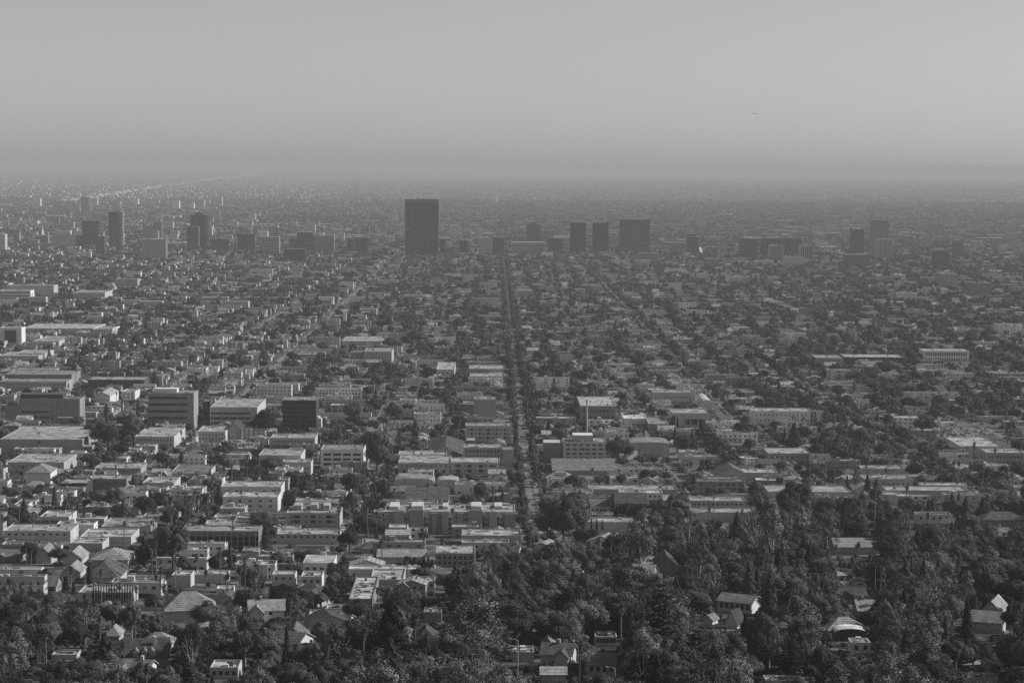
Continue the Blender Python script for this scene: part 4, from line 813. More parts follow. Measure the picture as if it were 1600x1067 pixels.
def dirs(n, rng):
    d = rng.normal(0, 1, (n, 3)); return d / np.linalg.norm(d, axis=1)[:, None]
def broad_sets(rng, H, R, zc, rz_, lobes, per, leaf, tone, loose=.28):
    S_ = []
    for i in range(lobes):
        d = dirs(1, rng)[0]; d[2] = abs(d[2]) * (1 if rng.random() < .75 else -.6); f = rng.uniform(.35, .82); c = np.array([d[0] * R * f, d[1] * R * f, zc + d[2] * rz_ * f]); lr = R * rng.uniform(.26, .46)
        n = dirs(per, rng); rad = lr * (1 - loose * rng.random(per) ** 1.5) * rng.uniform(.8, 1.12, per); p = c + n * rad[:, None] * np.array([1, 1, .8]); tl = tone * rng.uniform(.65, 1.4)
        oc = p - np.array([0, 0, zc - rz_ * .5]); oc /= np.linalg.norm(oc, axis=1)[:, None]; S_.append(leafset(p, n * .6 + oc * .6, leaf * rng.uniform(.6, 1.4, per), tl * rng.uniform(.82, 1.18, per), rng, .38))
    return S_
def limbs(mb, rng, H, R, base, tone, n=5, zt=.6):
    pts = [(0, 0, -1.5), (rng.uniform(-.2, .2), rng.uniform(-.2, .2), H * .25), (rng.uniform(-.5, .5), rng.uniform(-.5, .5), H * zt)]
    mb.tube(pts, [base * 1.2, base * .85, base * .4], BK, tone, 6)
    for i in range(n):
        a = rng.uniform(0, math.tau); z0 = H * rng.uniform(.25, .45); r = R * rng.uniform(.5, .85)
        mb.tube([(0, 0, z0), (math.cos(a) * r * .5, math.sin(a) * r * .5, z0 + H * .14), (math.cos(a) * r, math.sin(a) * r, H * rng.uniform(.55, .8))], [base * .55, base * .35, base * .12], BK, tone, 5)
VAR = {}      # kind -> list of (crown mesh, trunk mesh, nominal height, nominal radius)
def make_variants(lod):
    """lod 1 = trees close enough to show their leaves, 0 = the far mass"""
    k = 1.0 if lod else .16; ls = 1.0 if lod else 2.1; out = {}
    def reg(kind, sets, trunk, H, R, crown_extra=None):
        if lod: out.setdefault(kind, []).append((leafmesh('crown', sets, crown_extra), trunk.mesh('trunk'), H, R))
        else: 
            if crown_extra is not None: trunk.add(crown_extra, (0, 0, 0))
            out.setdefault(kind, []).append((leafmesh('tree_mass', sets, trunk), None, H, R))
    for s in range(7 if lod else 4):
        rng = np.random.default_rng(40 + s); H, R = 10.0, rng.uniform(4.0, 5.4); t = MB(); limbs(t, rng, H, R, .32, .09)
        reg('broadleaf', broad_sets(rng, H, R, H * .62, H * .36, 20 + 2 * s, int(430 * k) if lod else 40, .29 * (1 if lod else 2.9), .064), t, H, R)
    for s in range(4 if lod else 2):     # loose pale eucalyptus
        rng = np.random.default_rng(60 + s); H, R = 20.0, 5.2; t = MB(); limbs(t, rng, H, R, .42, .34, 7 if s < 3 else 14, .75)
        S_ = []
        for i in range(26):
            a = rng.uniform(0, math.tau); z = H * rng.uniform(.35, .97); r = R * rng.uniform(.2, .9) * (1.15 - (z / H) ** 3); c = np.array([math.cos(a) * r, math.sin(a) * r, z]); per = int((240 if s < 3 else 60) * k) + 6; n = dirs(per, rng); lr = rng.uniform(1.2, 2.3)
            S_.append(leafset(c + n * (lr * rng.random(per) ** .5)[:, None] * np.array([1, 1, 1.15]), n, (.3 if lod else .9) * rng.uniform(.6, 1.3, per), .12 * rng.uniform(.7, 1.25) * rng.uniform(.7, 1.35, per), rng, .5))
        reg('eucalyptus', S_, t, H, R)
    for s in range(3 if lod else 2):     # pyramid conifer
        rng = np.random.default_rng(80 + s); H, R = 20.0, 4.6; t = MB(); t.tube([(0, 0, -1.5), (0, 0, H * .5), (0, 0, H * .97)], [.45, .28, .05], BK, .08, 6)
        n = int(7500 * k); z = H * (.08 + .92 * rng.random(n) ** 1.25); tier = np.sin(z * 3.4 + rng.uniform(0, 6)) * .14; a = rng.uniform(0, math.tau, n); rr = (R * (1 - z / H) ** .85 + .15) * (1 + tier) * (.55 + .5 * rng.random(n) ** .5) * (1 + .22 * np.sin(a * 5 + z * 1.7))
        p = np.stack([np.cos(a) * rr, np.sin(a) * rr, z - rr * .12], 1); nr = np.stack([np.cos(a), np.sin(a), np.full(n, .9)], 1)
        reg('conifer', [leafset(p, nr, (.38 if lod else 1.0) * rng.uniform(.6, 1.3, n), .04 * rng.uniform(.75, 1.3, n), rng, .35)], t, H, R)
    for s in range(2):                    # flat-tiered cedar
        if not lod: break
        rng = np.random.default_rng(95 + s); H, R = 20.0, 7.0; t = MB(); t.tube([(0, 0, -1.5), (0, 0, H * .6), (0, 0, H)], [.5, .3, .06], BK, .06, 6); S_ = []
        for z in np.arange(2.5, H - .5, 1.25):
            Rz = R * (1 - z / H) ** .7 + .5
            for b_ in range(7):
                a = rng.uniform(0, math.tau); L_ = Rz * rng.uniform(.65, 1.1); t.tube([(0, 0, z), (math.cos(a) * L_, math.sin(a) * L_, z + .2)], [.1, .03], BK, .05, 4)
                n = int(70 * L_ / 4); q = rng.random(n) ** .6 * L_; w_ = rng.normal(0, .5, n); p = np.stack([math.cos(a) * q - math.sin(a) * w_, math.sin(a) * q + math.cos(a) * w_, z + .15 + rng.normal(0, .1, n)], 1); nr = np.tile([0, 0, 1.0], (n, 1))
                S_.append(leafset(p, nr, .55 * rng.uniform(.6, 1.3, n), .035 * rng.uniform(.5, 1.5, n), rng, .35))
        reg('cedar', S_, t, H, R)
    for s in range(3 if lod else 1):     # Italian cypress
        rng = np.random.default_rng(110 + s); H, R = 12.0, 1.25; t = MB(); t.tube([(0, 0, -1.2), (0, 0, H * .5)], [.2, .1], BK, .08, 5)
        n = int(1500 * k); z = H * (.04 + .96 * rng.random(n)); f = np.sin(np.clip(z / H, 0, 1) ** .7 * math.pi * .93 + .12); a = rng.uniform(0, math.tau, n); rr = R * (.25 + .75 * f) * (.75 + .3 * rng.random(n)); p = np.stack([np.cos(a) * rr, np.sin(a) * rr, z], 1); nr = np.stack([np.cos(a), np.sin(a), np.full(n, .35)], 1)
        reg('cypress', [leafset(p, nr, .34 * ls * rng.uniform(.6, 1.3, n), .035 * rng.uniform(.5, 1.5, n), rng, .5)], t, H, R)
    for s in range(4 if lod else 2):     # tall fan palm
        rng = np.random.default_rng(130 + s); H, R = 18.0, 1.9; t = MB(); bx, by = rng.uniform(-.8, .8, 2); t.tube([(0, 0, -1.5), (bx * .5, by * .5, H * .45), (bx, by, H * .93)], [.36, .26, .22], BK, .17, 6)
        cr = MB(); c0 = np.array([bx, by, H * .93])
        nf = 34 if lod else 14
        for i in range(nf):
            el = rng.uniform(-1.1, 1.3); a = rng.uniform(0, math.tau); L_ = rng.uniform(1.3, 2.1) * (1 if lod else 1.1); d_ = np.array([math.cos(a) * math.cos(el), math.sin(a) * math.cos(el), math.sin(el)]); sd = np.cross(d_, [0, 0, 1]); sd /= np.linalg.norm(sd) + 1e-6; tn = (.05 if el > -.5 else .10) * rng.uniform(.6, 1.6)
            m0 = c0 + d_ * L_ * .35; m1 = c0 + d_ * L_ - np.array([0, 0, .25 * L_]); wv = .55 if lod else .8
            for o_ in (-1, -.35, .35, 1): 
                tip = m1 + sd * wv * o_ * 1.3; b0 = m0 + sd * wv * (o_ - .3) * .55; b1 = m0 + sd * wv * (o_ + .3) * .55; cr.face([tuple(c0), tuple(b0), tuple(tip), tuple(b1)], LV, tn)
        n = int(90 * k); z = rng.uniform(-2.6, -.2, n); a = rng.uniform(0, math.tau, n); rr = .35 + .45 * rng.random(n); p = c0 + np.stack([np.cos(a) * rr, np.sin(a) * rr, z], 1)
        reg('fan_palm', [leafset(p, np.stack([np.cos(a), np.sin(a), a * 0], 1), .5 * ls * rng.uniform(.6, 1.2, n), .12 * rng.uniform(.6, 1.4, n), rng, .3)], t, H, R, cr)
    for s in range(2 if lod else 1):     # broad feather palm
        rng = np.random.default_rng(150 + s); H, R = 10.0, 4.0; t = MB(); t.tube([(0, 0, -1.5), (.2, 0, H * .4), (0, 0, H * .72)], [.55, .42, .45], BK, .13, 7); cr = MB(); c0 = np.array([0, 0, H * .72])
        for i in range(38 if lod else 16):
            el = rng.uniform(-.2, 1.35); a = rng.uniform(0, math.tau); L_ = rng.uniform(3.2, 4.4); ca, sa = math.cos(a), math.sin(a); tn = .055 * rng.uniform(.6, 1.6); prev = None
            for q in range(6):
                f = q / 5; rr = L_ * (f * math.cos(el) + .15 * f * f); zz = L_ * (f * math.sin(el) - .62 * f * f); w_ = .5 * math.sin(min(1, f * .9 + .12) * math.pi) + .05; cpt = np.array([ca * rr, sa * rr, zz]) + c0; L1 = cpt + np.array([-sa * w_, ca * w_, -w_ * .5]); R1 = cpt - np.array([-sa * w_, ca * w_, w_ * .5])
                if prev: cr.face([tuple(prev[0]), tuple(prev[1]), tuple(cpt), tuple(L1)], LV, tn); cr.face([tuple(prev[1]), tuple(prev[2]), tuple(R1), tuple(cpt)], LV, tn * .9)
                prev = (L1, cpt, R1)
        n = 6; p = np.tile(c0, (n, 1)) + rng.normal(0, .3, (n, 3)); reg('date_palm', [leafset(p, dirs(n, rng), np.full(n, .5), np.full(n, .08), rng)], t, H, R, cr)
    for s in range(3 if lod else 1):     # rounded shrub
        rng = np.random.default_rng(170 + s); H, R = 4.0, 2.4; t = MB(); t.tube([(0, 0, -1), (0, 0, 1.6)], [.15, .08], BK, .09, 5)
        reg('shrub', broad_sets(rng, H, R, 1.9, 1.7, 11, int(110 * k), .34 * ls, .065), t, H, R)
    return out
VAR = make_variants(True); FAR = make_variants(False)
TREES = []    # every tree: dict(kind, x, y, h, r, rz, var)
TFOOT = {}
def tree(kind, x, y, h, r=None, lean=None, force=False, tone=None):
    TREES.append(dict(kind=kind, x=x, y=y, h=h, r=r, rz=random.uniform(0, math.tau), i=random.randrange(100), force=force, lean=lean)); k = (int(x // 6), int(y // 6)); TFOOT.setdefault(k, []).append((x, y))
def crowded(x, y, dmin):
    i, j = int(x // 6), int(y // 6)
    for a in (-1, 0, 1):
        for b_ in (-1, 0, 1):
            for p in TFOOT.get((i + a, j + b_), ()):
                if (p[0] - x) ** 2 + (p[1] - y) ** 2 < dmin * dmin: return True
    return False
def inside(x, y, m=0.0): return hits(x - m, x + m, y - m, y + m)
def on_road(x, y):
    if y < 900: return False
    for s in xs_at(y):
        if abs(x - s) < halfwidth(s) + .3 and (y > 2030 or y > start_of(s)): return True
    for e in EW:
        if abs(y - e) < BOUL.get(e, 10) / 2 + .3: return x < (45 if e > 1100 else -120) or e >= 1500
    return False
def hero_tree(kind, col, rbase, rtop, wpx=None, lean=None, y=None):
    g = ground_at(col, rbase) if y is None else at_y(col, 1000, y); yy = g[1]; zt = at_y(col, rtop, yy)[2]; h = zt - gz(yy); tree(kind, g[0], yy, h, wpx * yy / F / 2 if wpx else None, lean, True)
    return g
# trees one can pick out (columns, foot row, top row, crown width in picture pixels)
for a in [('conifer', 612, 1085, 938, 120), ('eucalyptus', 742, 1072, 940, 130), ('eucalyptus', 700, 1078, 985, 80), ('cedar', 1091, 1092, 978, 100), ('cedar', 1035, 1055, 905, 110), ('cedar', 1388, 1050, 982, 76), ('eucalyptus', 970, 985, 885, 70), ('date_palm', 532, 1028, 962, 42),
          ('fan_palm', 648, 1040, 962, 14), ('fan_palm', 664, 1095, 985, 14), ('cypress', 448, 1040, 978, 9), ('cypress', 67, 928, 896, 10), ('cypress', 103, 940, 900, 12), ('cypress', 115, 932, 908, 6), ('cypress', 140, 916, 880, 9), ('cypress', 52, 1075, 1036, 8), ('cypress', 776, 1030, 965, 18), ('conifer', 165, 1070, 990, 70), ('conifer', 118, 1075, 1030, 30),
          ('broadleaf', 325, 990, 938, 60), ('broadleaf', 300, 1025, 982, 60), ('broadleaf', 55, 1045, 988, 56), ('broadleaf', 525, 910, 878, 36), ('fan_palm', 307, 928, 863, 13), ('fan_palm', 382, 952, 868, 12), ('fan_palm', 33, 930, 890, 16), ('date_palm', 95, 990, 942, 40), ('date_palm', 50, 955, 915, 30), ('eucalyptus', 30, 1000, 930, 60), ('eucalyptus', 120, 1000, 955, 40),
          ('fan_palm', 532, 860, 790, 13), ('fan_palm', 598, 885, 842, 13), ('fan_palm', 637, 905, 868, 13), ('fan_palm', 770, 830, 760, 11), ('fan_palm', 706, 838, 793, 12), ('fan_palm', 555, 795, 755, 11), ('fan_palm', 669, 790, 754, 10), ('cypress', 342, 796, 757, 12), ('broadleaf', 180, 800, 762, 36), ('broadleaf', 20, 790, 758, 36), ('broadleaf', 425, 742, 714, 42), ('broadleaf', 462, 765, 735, 44), ('broadleaf', 590, 745, 690, 40), ('broadleaf', 605, 735, 705, 44), ('broadleaf', 585, 722, 668, 42),
          ('broadleaf', 270, 900, 820, 62), ('broadleaf', 250, 880, 835, 50), ('fan_palm', 268, 835, 775, 11), ('fan_palm', 230, 850, 788, 12), ('fan_palm', 123, 825, 788, 12), ('fan_palm', 133, 828, 790, 10), ('fan_palm', 112, 820, 782, 12), ('broadleaf', 285, 810, 778, 60),
          ('broadleaf', 880, 860, 775, 74), ('broadleaf', 855, 850, 800, 50), ('broadleaf', 915, 850, 825, 50), ('eucalyptus', 1075, 900, 795, 50), ('eucalyptus', 1115, 905, 810, 56), ('eucalyptus', 1180, 900, 775, 66), ('eucalyptus', 1000, 905, 800, 60), ('eucalyptus', 1205, 910, 800, 60), ('broadleaf', 1245, 815, 752, 66), ('broadleaf', 1230, 820, 768, 44), ('conifer', 1150, 880, 800, 40), ('conifer', 1240, 700, 660, 30),
          ('fan_palm', 1365, 838, 745, 17), ('fan_palm', 1356, 800, 752, 15), ('fan_palm', 1414, 800, 757, 15), ('fan_palm', 1490, 770, 740, 12), ('fan_palm', 1502, 772, 740, 13), ('fan_palm', 1519, 760, 688, 9), ('fan_palm', 1553, 735, 700, 9), ('fan_palm', 1583, 790, 736, 13), ('fan_palm', 1246, 825, 755, 13), ('fan_palm', 1223, 770, 725, 18), ('fan_palm', 1244, 940, 872, 15), ('fan_palm', 1292, 945, 855, 14), ('fan_palm', 1330, 930, 868, 16), ('fan_palm', 1378, 915, 872, 14), ('fan_palm', 1463, 945, 870, 14), ('eucalyptus', 1480, 955, 880, 40), ('date_palm', 1238, 975, 930, 34), ('date_palm', 1449, 1005, 950, 34), ('fan_palm', 1570, 880, 830, 14),
          ('eucalyptus', 1410, 960, 900, 70), ('eucalyptus', 1398, 1000, 950, 34), ('broadleaf', 1430, 945, 905, 60), ('eucalyptus', 1260, 1045, 965, 80), ('eucalyptus', 1225, 1040, 975, 60), ('broadleaf', 1030, 880, 840, 60), ('broadleaf', 1555, 900, 862, 90), ('broadleaf', 1590, 920, 870, 90), ('broadleaf', 1500, 905, 870, 80), ('cypress', 911, 838, 813, 4), ('cypress', 924, 840, 810, 5), ('cypress', 932, 842, 810, 4), ('cypress', 941, 842, 812, 4),
          ('broadleaf', 965, 722, 682, 40), ('broadleaf', 978, 722, 688, 34), ('cypress', 1096, 684, 656, 10), ('cypress', 839, 640, 615, 5), ('broadleaf', 985, 655, 644, 30), ('conifer', 1355, 780, 740, 18), ('fan_palm', 1038, 752, 715, 13), ('fan_palm', 1080, 760, 720, 14), ('fan_palm', 1000, 745, 698, 8), ('fan_palm', 1037, 705, 693, 8), ('fan_palm', 824, 722, 705, 8), ('fan_palm', 925, 755, 730, 10),
          ('broadleaf', 150, 690, 655, 40), ('broadleaf', 165, 705, 660, 50), ('broadleaf', 205, 690, 645, 36), ('fan_palm', 60, 712, 688, 12), ('date_palm', 183, 712, 690, 30), ('cypress', 216, 660, 625, 8), ('cypress', 166, 655, 630, 7), ('broadleaf', 555, 662, 628, 40), ('broadleaf', 415, 690, 640, 40), ('broadleaf', 350, 745, 708, 30), ('cypress', 659, 632, 600, 5), ('cypress', 655, 632, 604, 4), ('broadleaf', 617, 660, 628, 26), ('broadleaf', 690, 630, 604, 34),
          ('eucalyptus', 1385, 745, 690, 30), ('broadleaf', 1395, 730, 690, 50), ('broadleaf', 1350, 700, 668, 50), ('cypress', 1274, 705, 684, 5), ('cypress', 1281, 706, 683, 6), ('cypress', 1453, 576, 562, 3), ('cypress', 1461, 577, 564, 3), ('cypress', 1467, 577, 563, 3), ('cypress', 1472, 577, 563, 3), ('broadleaf', 1390, 585, 562, 44), ('broadleaf', 1515, 595, 572, 20)]: hero_tree(*a)
for k in range(16): hero_tree('cypress', 146 + k * 4.1, 944 + (k % 3), 908 + (k * 5) % 7, 3.0)      # the comb of cypresses
for k in range(5): hero_tree('cypress', 131 + k * 4.5, 956, 936 + (k * 3) % 5, 4)
for k in range(16): hero_tree('cypress', 401 + k * 4.4, 705, 694 + (k * 7) % 4, 4.5)
for k in range(9): hero_tree('cypress', 444 + k * 4.2, 792, 768 + (k * 7) % 6, 6)
for k in range(9): hero_tree('cypress', 958 + k * 5.5, 808, 784 + (k * 7) % 9, 6.5)
for k in range(12): hero_tree('cypress', 48 + k * 4.6, 824, 812 + (k * 5) % 4, 3.5)
for k in range(7): hero_tree('cypress', 1060 + k * 4.6, 708, 690 + (k * 5) % 7, 5)
for k in range(5): hero_tree('conifer', 1487 + k * 10.5, 790, 768 + (k * 5) % 4, 10)
for k in range(7): hero_tree('cypress', 634 + k * 7, 890, 868 + (k * 5) % 8, 8)
# ------------------------------------------------------------------ zones of the picture
WB = [(-100, 962), (150, 975), (300, 965), (400, 938), (540, 925), (640, 915), (690, 890), (760, 868), (840, 840), (880, 812), (960, 838), (1080, 815), (1180, 800), (1300, 800), (1400, 815), (1480, 800), (1700, 790)]
def wood_row(c):
    for a, b_ in zip(WB, WB[1:]):
        if a[0] <= c <= b_[0]: return a[1] + (b_[1] - a[1]) * (c - a[0]) / (b_[0] - a[0])
    return 800
_NV = np.random.default_rng(3).random((64, 64))
def vnoise(x, y, sc):
    u, v = x / sc + 900.3, y / sc + 17.7; i, j = int(u), int(v); fu, fv = u - i, v - j; fu = fu * fu * (3 - 2 * fu); fv = fv * fv * (3 - 2 * fv)
    g_ = lambda a, b_: _NV[a % 64, b_ % 64]
    return (g_(i, j) * (1 - fu) + g_(i + 1, j) * fu) * (1 - fv) + (g_(i, j + 1) * (1 - fu) + g_(i + 1, j + 1) * fu) * fv
def green(c, r):
    """share of trees in the town by picture position"""
    g = .46 + .15 * min(1, max(0, (c - 500) / 800.0))
    if 600 < c < 780 and 440 < r < 560: g += .15
    if c < 420 and 520 < r < 620: g -= .1
    if c > 1100 and r > 560: g += .12
    return g
BLD = []      # generic buildings: dict
def add_bld(kind, x, y, w, d, h, wt, rt, style, rz=0.0):
    BLD.append(dict(kind=kind, x=x, y=y, w=w, d=d, h=h, wt=wt, rt=rt, style=style, rz=rz)); claim(x - w / 2 - .5, x + w / 2 + .5, y - d / 2 - .5, y + d / 2 + .5)
def tone_w(r_): return r_.choice([.2, .26, .3, .34, .4, .46, .16])
def tone_r(r_): return r_.choice([.16, .22, .3, .36, .42, .48, .55, .68, .34])
R1 = random.Random(5)
ys_all = sorted(EW)
for bi, (ya, yb) in enumerate(zip(ys_all, ys_all[1:] + [6250])):
    XB = xs_at(ya + 1)
    for xa, xb in zip(XB, XB[1:]):
        if ya < 1100 and xb > 30: continue
        c0 = pix(xa, ya, 0)[0]; c1 = pix(xb, ya, 0)[0]
        if c1 < -60 or c0 > 1660: continue
        a0, a1 = xa + halfwidth(xa) + 3.5, xb - halfwidth(xb) - 3.5; b0, b1 = ya + BOUL.get(ya, 10) / 2 + 2, yb - BOUL.get(yb, 10) / 2 - 2; mid = (a0 + a1) / 2
        for lo, hi in ((a0, mid), (mid, a1)):
            y = b0
            while y < b1 - 8:
                ly = R1.uniform(11, 19) * (1.0 if y < 3600 else 1.15)
                if y + ly > b1: break
                xc = (lo + hi) / 2; yc = y + ly / 2; cpx, rpx = pix(xc, yc, gz(yc)); L_ = hi - lo
                if -40 < cpx < 1640 and rpx < wood_row(cpx) - 2:
                    g = green(cpx, rpx) + (vnoise(xc, yc, 110) + vnoise(xc, yc, 45) * .6 - .8) * .75; g = max(.08, min(1.1, g)); u = R1.random()
                    strip = any(abs(yc - k) < 30 for k in BOUL)
                    if u < .98 - .2 * g or strip:
                        pa = .62 if cpx < 600 else (.5 if cpx < 1100 else .45)
                        if strip or R1.random() < pa:
                            w_ = L_ * R1.uniform(.38, .82); d_ = ly * R1.uniform(.66, .86); h_ = R1.choice([3.6, 6.2, 6.4, 6.6, 6.8, 9.4, 9.8] if not strip else [4.5, 5, 7, 9])
                            if R1.random() < .04 and yc > 1700: h_ = R1.uniform(12, 17)
                            x = xc + R1.uniform(-1, 1) * (L_ - w_) * .35
                            if not hits(x - w_ / 2, x + w_ / 2, yc - d_ / 2, yc + d_ / 2) and not hides(x, yc - d_ / 2, w_ / 2, gz(yc) + h_, 3): add_bld('apartments', x, yc, w_, d_, h_, tone_w(R1), tone_r(R1), R1.choice(['box', 'box', 'L', 'step', 'bay']))
                        else:
                            w_ = R1.uniform(11, 17); d_ = min(ly * .8, R1.uniform(9, 13)); h_ = R1.choice([3.1, 3.3, 3.6, 6.0]); side = lo + 8 + w_ / 2 if lo == a0 else hi - 8 - w_ / 2
                            if not hits(side - w_ / 2, side + w_ / 2, yc - d_ / 2, yc + d_ / 2) and not hides(side, yc - d_ / 2, w_ / 2, gz(yc) + h_ + 2, 3): add_bld('house', side, yc, w_, d_, h_, tone_w(R1), R1.choice([.1, .13, .17, .22, .28, .34]), R1.choice(['hip', 'gable_x', 'gable_y', 'gable_x']))
                            if R1.random() < .5:   # a shed or back house
                                x = xc + (L_ * .28 if lo == a0 else -L_ * .28); w2 = R1.uniform(6, 9)
                                if not hits(x - w2 / 2, x + w2 / 2, yc - 3.5, yc + 3.5) and not hides(x, yc - 3, w2 / 2, gz(yc) + 3, 3): add_bld('house', x, yc, w2, 7, 2.8, tone_w(R1), R1.choice([.15, .25, .4]), R1.choice(['hip', 'gable_x', 'gable_y']))
                    # trees of the lot: at its edges and its back
                    nt_ = (g * 5.6 + .4) * (1 if y < 3800 else .85)
                    for _ in range(int(nt_) + (R1.random() < nt_ % 1)):
                        k = R1.random(); tx = R1.uniform(lo, hi) if k < .8 else mid + R1.uniform(-6, 6); ty = R1.choice([y + R1.uniform(-1, 1.5), yc + R1.uniform(-ly / 2, ly / 2)])
                        kind = R1.choices(['broadleaf', 'fan_palm', 'cypress', 'eucalyptus', 'conifer', 'shrub', 'date_palm'], [.62, .10, .07, .05, .035, .10, .025])[0]
                        hh = {'broadleaf': R1.uniform(6, 13.5) * (1 + .18 * g), 'fan_palm': R1.uniform(10, 21), 'cypress': R1.uniform(6, 12), 'eucalyptus': R1.uniform(12, 19), 'conifer': R1.uniform(9, 17), 'shrub': R1.uniform(2.5, 4.5), 'date_palm': R1.uniform(7, 11)}[kind]
                        if inside(tx, ty, .8) or on_road(tx, ty) or crowded(tx, ty, 2.5): continue
                        hw = hh * (.42 if kind == 'broadleaf' else .15)
                        if hides(tx, ty, hw, gz(ty) + hh, 2): continue
                        tree(kind, tx, ty, hh)
                y += ly + R1.uniform(0, 1.5)
# street trees
def street_trees(x, y, y1, pr):
    while y < y1:
        for sgn in (-1, 1):
            tx = x + sgn * (halfwidth(x) + 1.6)
            if R1.random() < pr(y) and not on_road(tx, y) and not crowded(tx, y, 3.5):
                kind = R1.choices(['broadleaf', 'fan_palm', 'cypress'], [.62, .34, .04])[0]; hh = R1.uniform(5, 9.5) if kind == 'broadleaf' else R1.uniform(11, 20)
                if x == 27 and y > 2000: hh = R1.uniform(7, 11.5) if kind == 'broadleaf' else hh
                c_, r_ = pix(tx, y, gz(y))
                if not hides(tx, y, hh * .38 if kind == 'broadleaf' else 1.6, gz(y) + hh, 1) and r_ < wood_row(c_) + 30: tree(kind, tx, y, hh)
        y += R1.uniform(7, 12)
for x in XS:
    if abs(x) < 620: street_trees(x, max(start_of(x), abs(x) / .27) + 4, 2020 if x != 27 else 5800, (lambda y: .8) if x == 27 else (lambda y, x=x: min(.9, max(0, vnoise(x * 3, y, 60) * 1.4 - .25))))
for e, e2 in zip(EW, EW[1:]):
    if 2030 <= e < 5300:
        for x in xs_at(e + 1)[1:-1]:
            if x not in (27, -349, -262): street_trees(x, e + 12, e2 - 8, lambda y, x=x: max(0, vnoise(x * 3, y, 50) * .9 - .25))
R5 = random.Random(77)
for c0_, c1_, r0_, r1_, n_ in [(1205, 1265, 655, 705, 26), (1300, 1510, 690, 770, 46), (1395, 1560, 640, 668, 26), (1040, 1180, 650, 680, 20), (860, 1000, 655, 740, 16), (130, 420, 640, 700, 26), (0, 420, 740, 860, 30), (1230, 1400, 640, 690, 30), (800, 840, 600, 760, 12), (1180, 1500, 850, 950, 44), (880, 1180, 830, 930, 20), (0, 420, 900, 1010, 26)]:
    for _ in range(n_):
        g = ground_at(R5.uniform(c0_, c1_), R5.uniform(r0_, r1_)); hh = R5.uniform(11, 19)
        if not inside(g[0], g[1], .5) and not on_road(g[0], g[1]): tree('fan_palm', g[0], g[1], hh)
# the wooded slope in front, and its few hidden roofs
R2 = random.Random(9)
for _ in range(115):      # hidden roofs on the slope
    c = R2.uniform(0, 1600); r = R2.uniform(wood_row(c) + 5, 1060); g = ground_at(c, r); w_, d_ = R2.uniform(10, 18), R2.uniform(9, 13)
    x, y = g[0], g[1]
    if hits(x - w_ / 2 - 1, x + w_ / 2 + 1, y - d_ / 2 - 1, y + d_ / 2 + 1) or hides(x, y - d_ / 2, w_ / 2, gz(y) + 5, 2): continue
    if any(abs(t['x'] - x) < w_ / 2 + 1 and abs(t['y'] - y) < d_ / 2 + 1 and t['force'] for t in TREES): continue
    hb = R2.choice([3.4, 3.6, 5.8]); ca, ra = pix(x - w_ * .35, y, gz(y) + hb + 2); cb, rb_ = pix(x + w_ * .35, y, gz(y) + hb * .5)
    if R2.random() < .05: SHOW.append((ca, cb, ra, rb_, y))
    add_bld('house', x, y, w_, d_, hb, tone_w(R2), R2.choice([.07, .1, .13, .18, .28]), R2.choice(['hip', 'gable_x', 'gable_y']), R2.uniform(-.35, .35))
n_try = 0
while n_try < 9500:
    n_try += 1; c = R2.uniform(-60, 1660); r = 1067 + 130 - 420 * R2.random() ** .8
    if r < wood_row(c) - 8: continue
    g = ground_at(c, r); x, y = g[0], g[1]
    if y < 520: continue
    left = c < 560
    kind = R2.choices(['broadleaf', 'eucalyptus', 'conifer', 'fan_palm', 'cypress', 'date_palm', 'shrub', 'cedar'], [.60, .11, .045, .06, .03, .02, .12, .012] if left else [.58, .17, .075, .04, .03, .015, .08, .015])[0]
    hh = {'broadleaf': R2.uniform(7, 16), 'eucalyptus': R2.uniform(13, 24), 'conifer': R2.uniform(10, 21), 'fan_palm': R2.uniform(12, 20), 'cypress': R2.uniform(8, 15), 'date_palm': R2.uniform(7, 10), 'shrub': R2.uniform(2.5, 5), 'cedar': R2.uniform(12, 19)}[kind]
    big_ = kind == 'broadleaf' and R2.random() < .3
    if big_: hh = R2.uniform(13, 18)
    if left: hh *= .82
    elif kind == 'broadleaf': hh *= 1.12
    dm = {'broadleaf': 8.0 if big_ else 5.0, 'shrub': 2.6, 'cypress': 3, 'fan_palm': 3.5}.get(kind, 5.0)
    if inside(x, y, 1.0) or on_road(x, y) or crowded(x, y, dm): continue
    hw = hh * .52 if kind == 'broadleaf' else (hh * .28 if kind in ('eucalyptus', 'conifer', 'cedar') else 1.5)
    if hides(x, y, hw, gz(y) + hh, 1) and R2.random() < .995: continue
    tree(kind, x, y, hh)
# low planting that closes the slope under the trees
n_try = 0
while n_try < 5200:
    n_try += 1; c = R2.uniform(-60, 1660); r = 1067 + 60 - 340 * R2.random()
    if r < wood_row(c) - 2: continue
    g = ground_at(c, r)
    if inside(g[0], g[1], .6) or crowded(g[0], g[1], 1.9): continue
    hh = R2.uniform(2.2, 5.0)
    if hides(g[0], g[1], hh * .5, gz(g[1]) + hh, 0): continue
    tree('shrub', g[0], g[1], hh)
TREES[:] = [t for t in TREES if t['force'] or not inside(t['x'], t['y'], .3)]
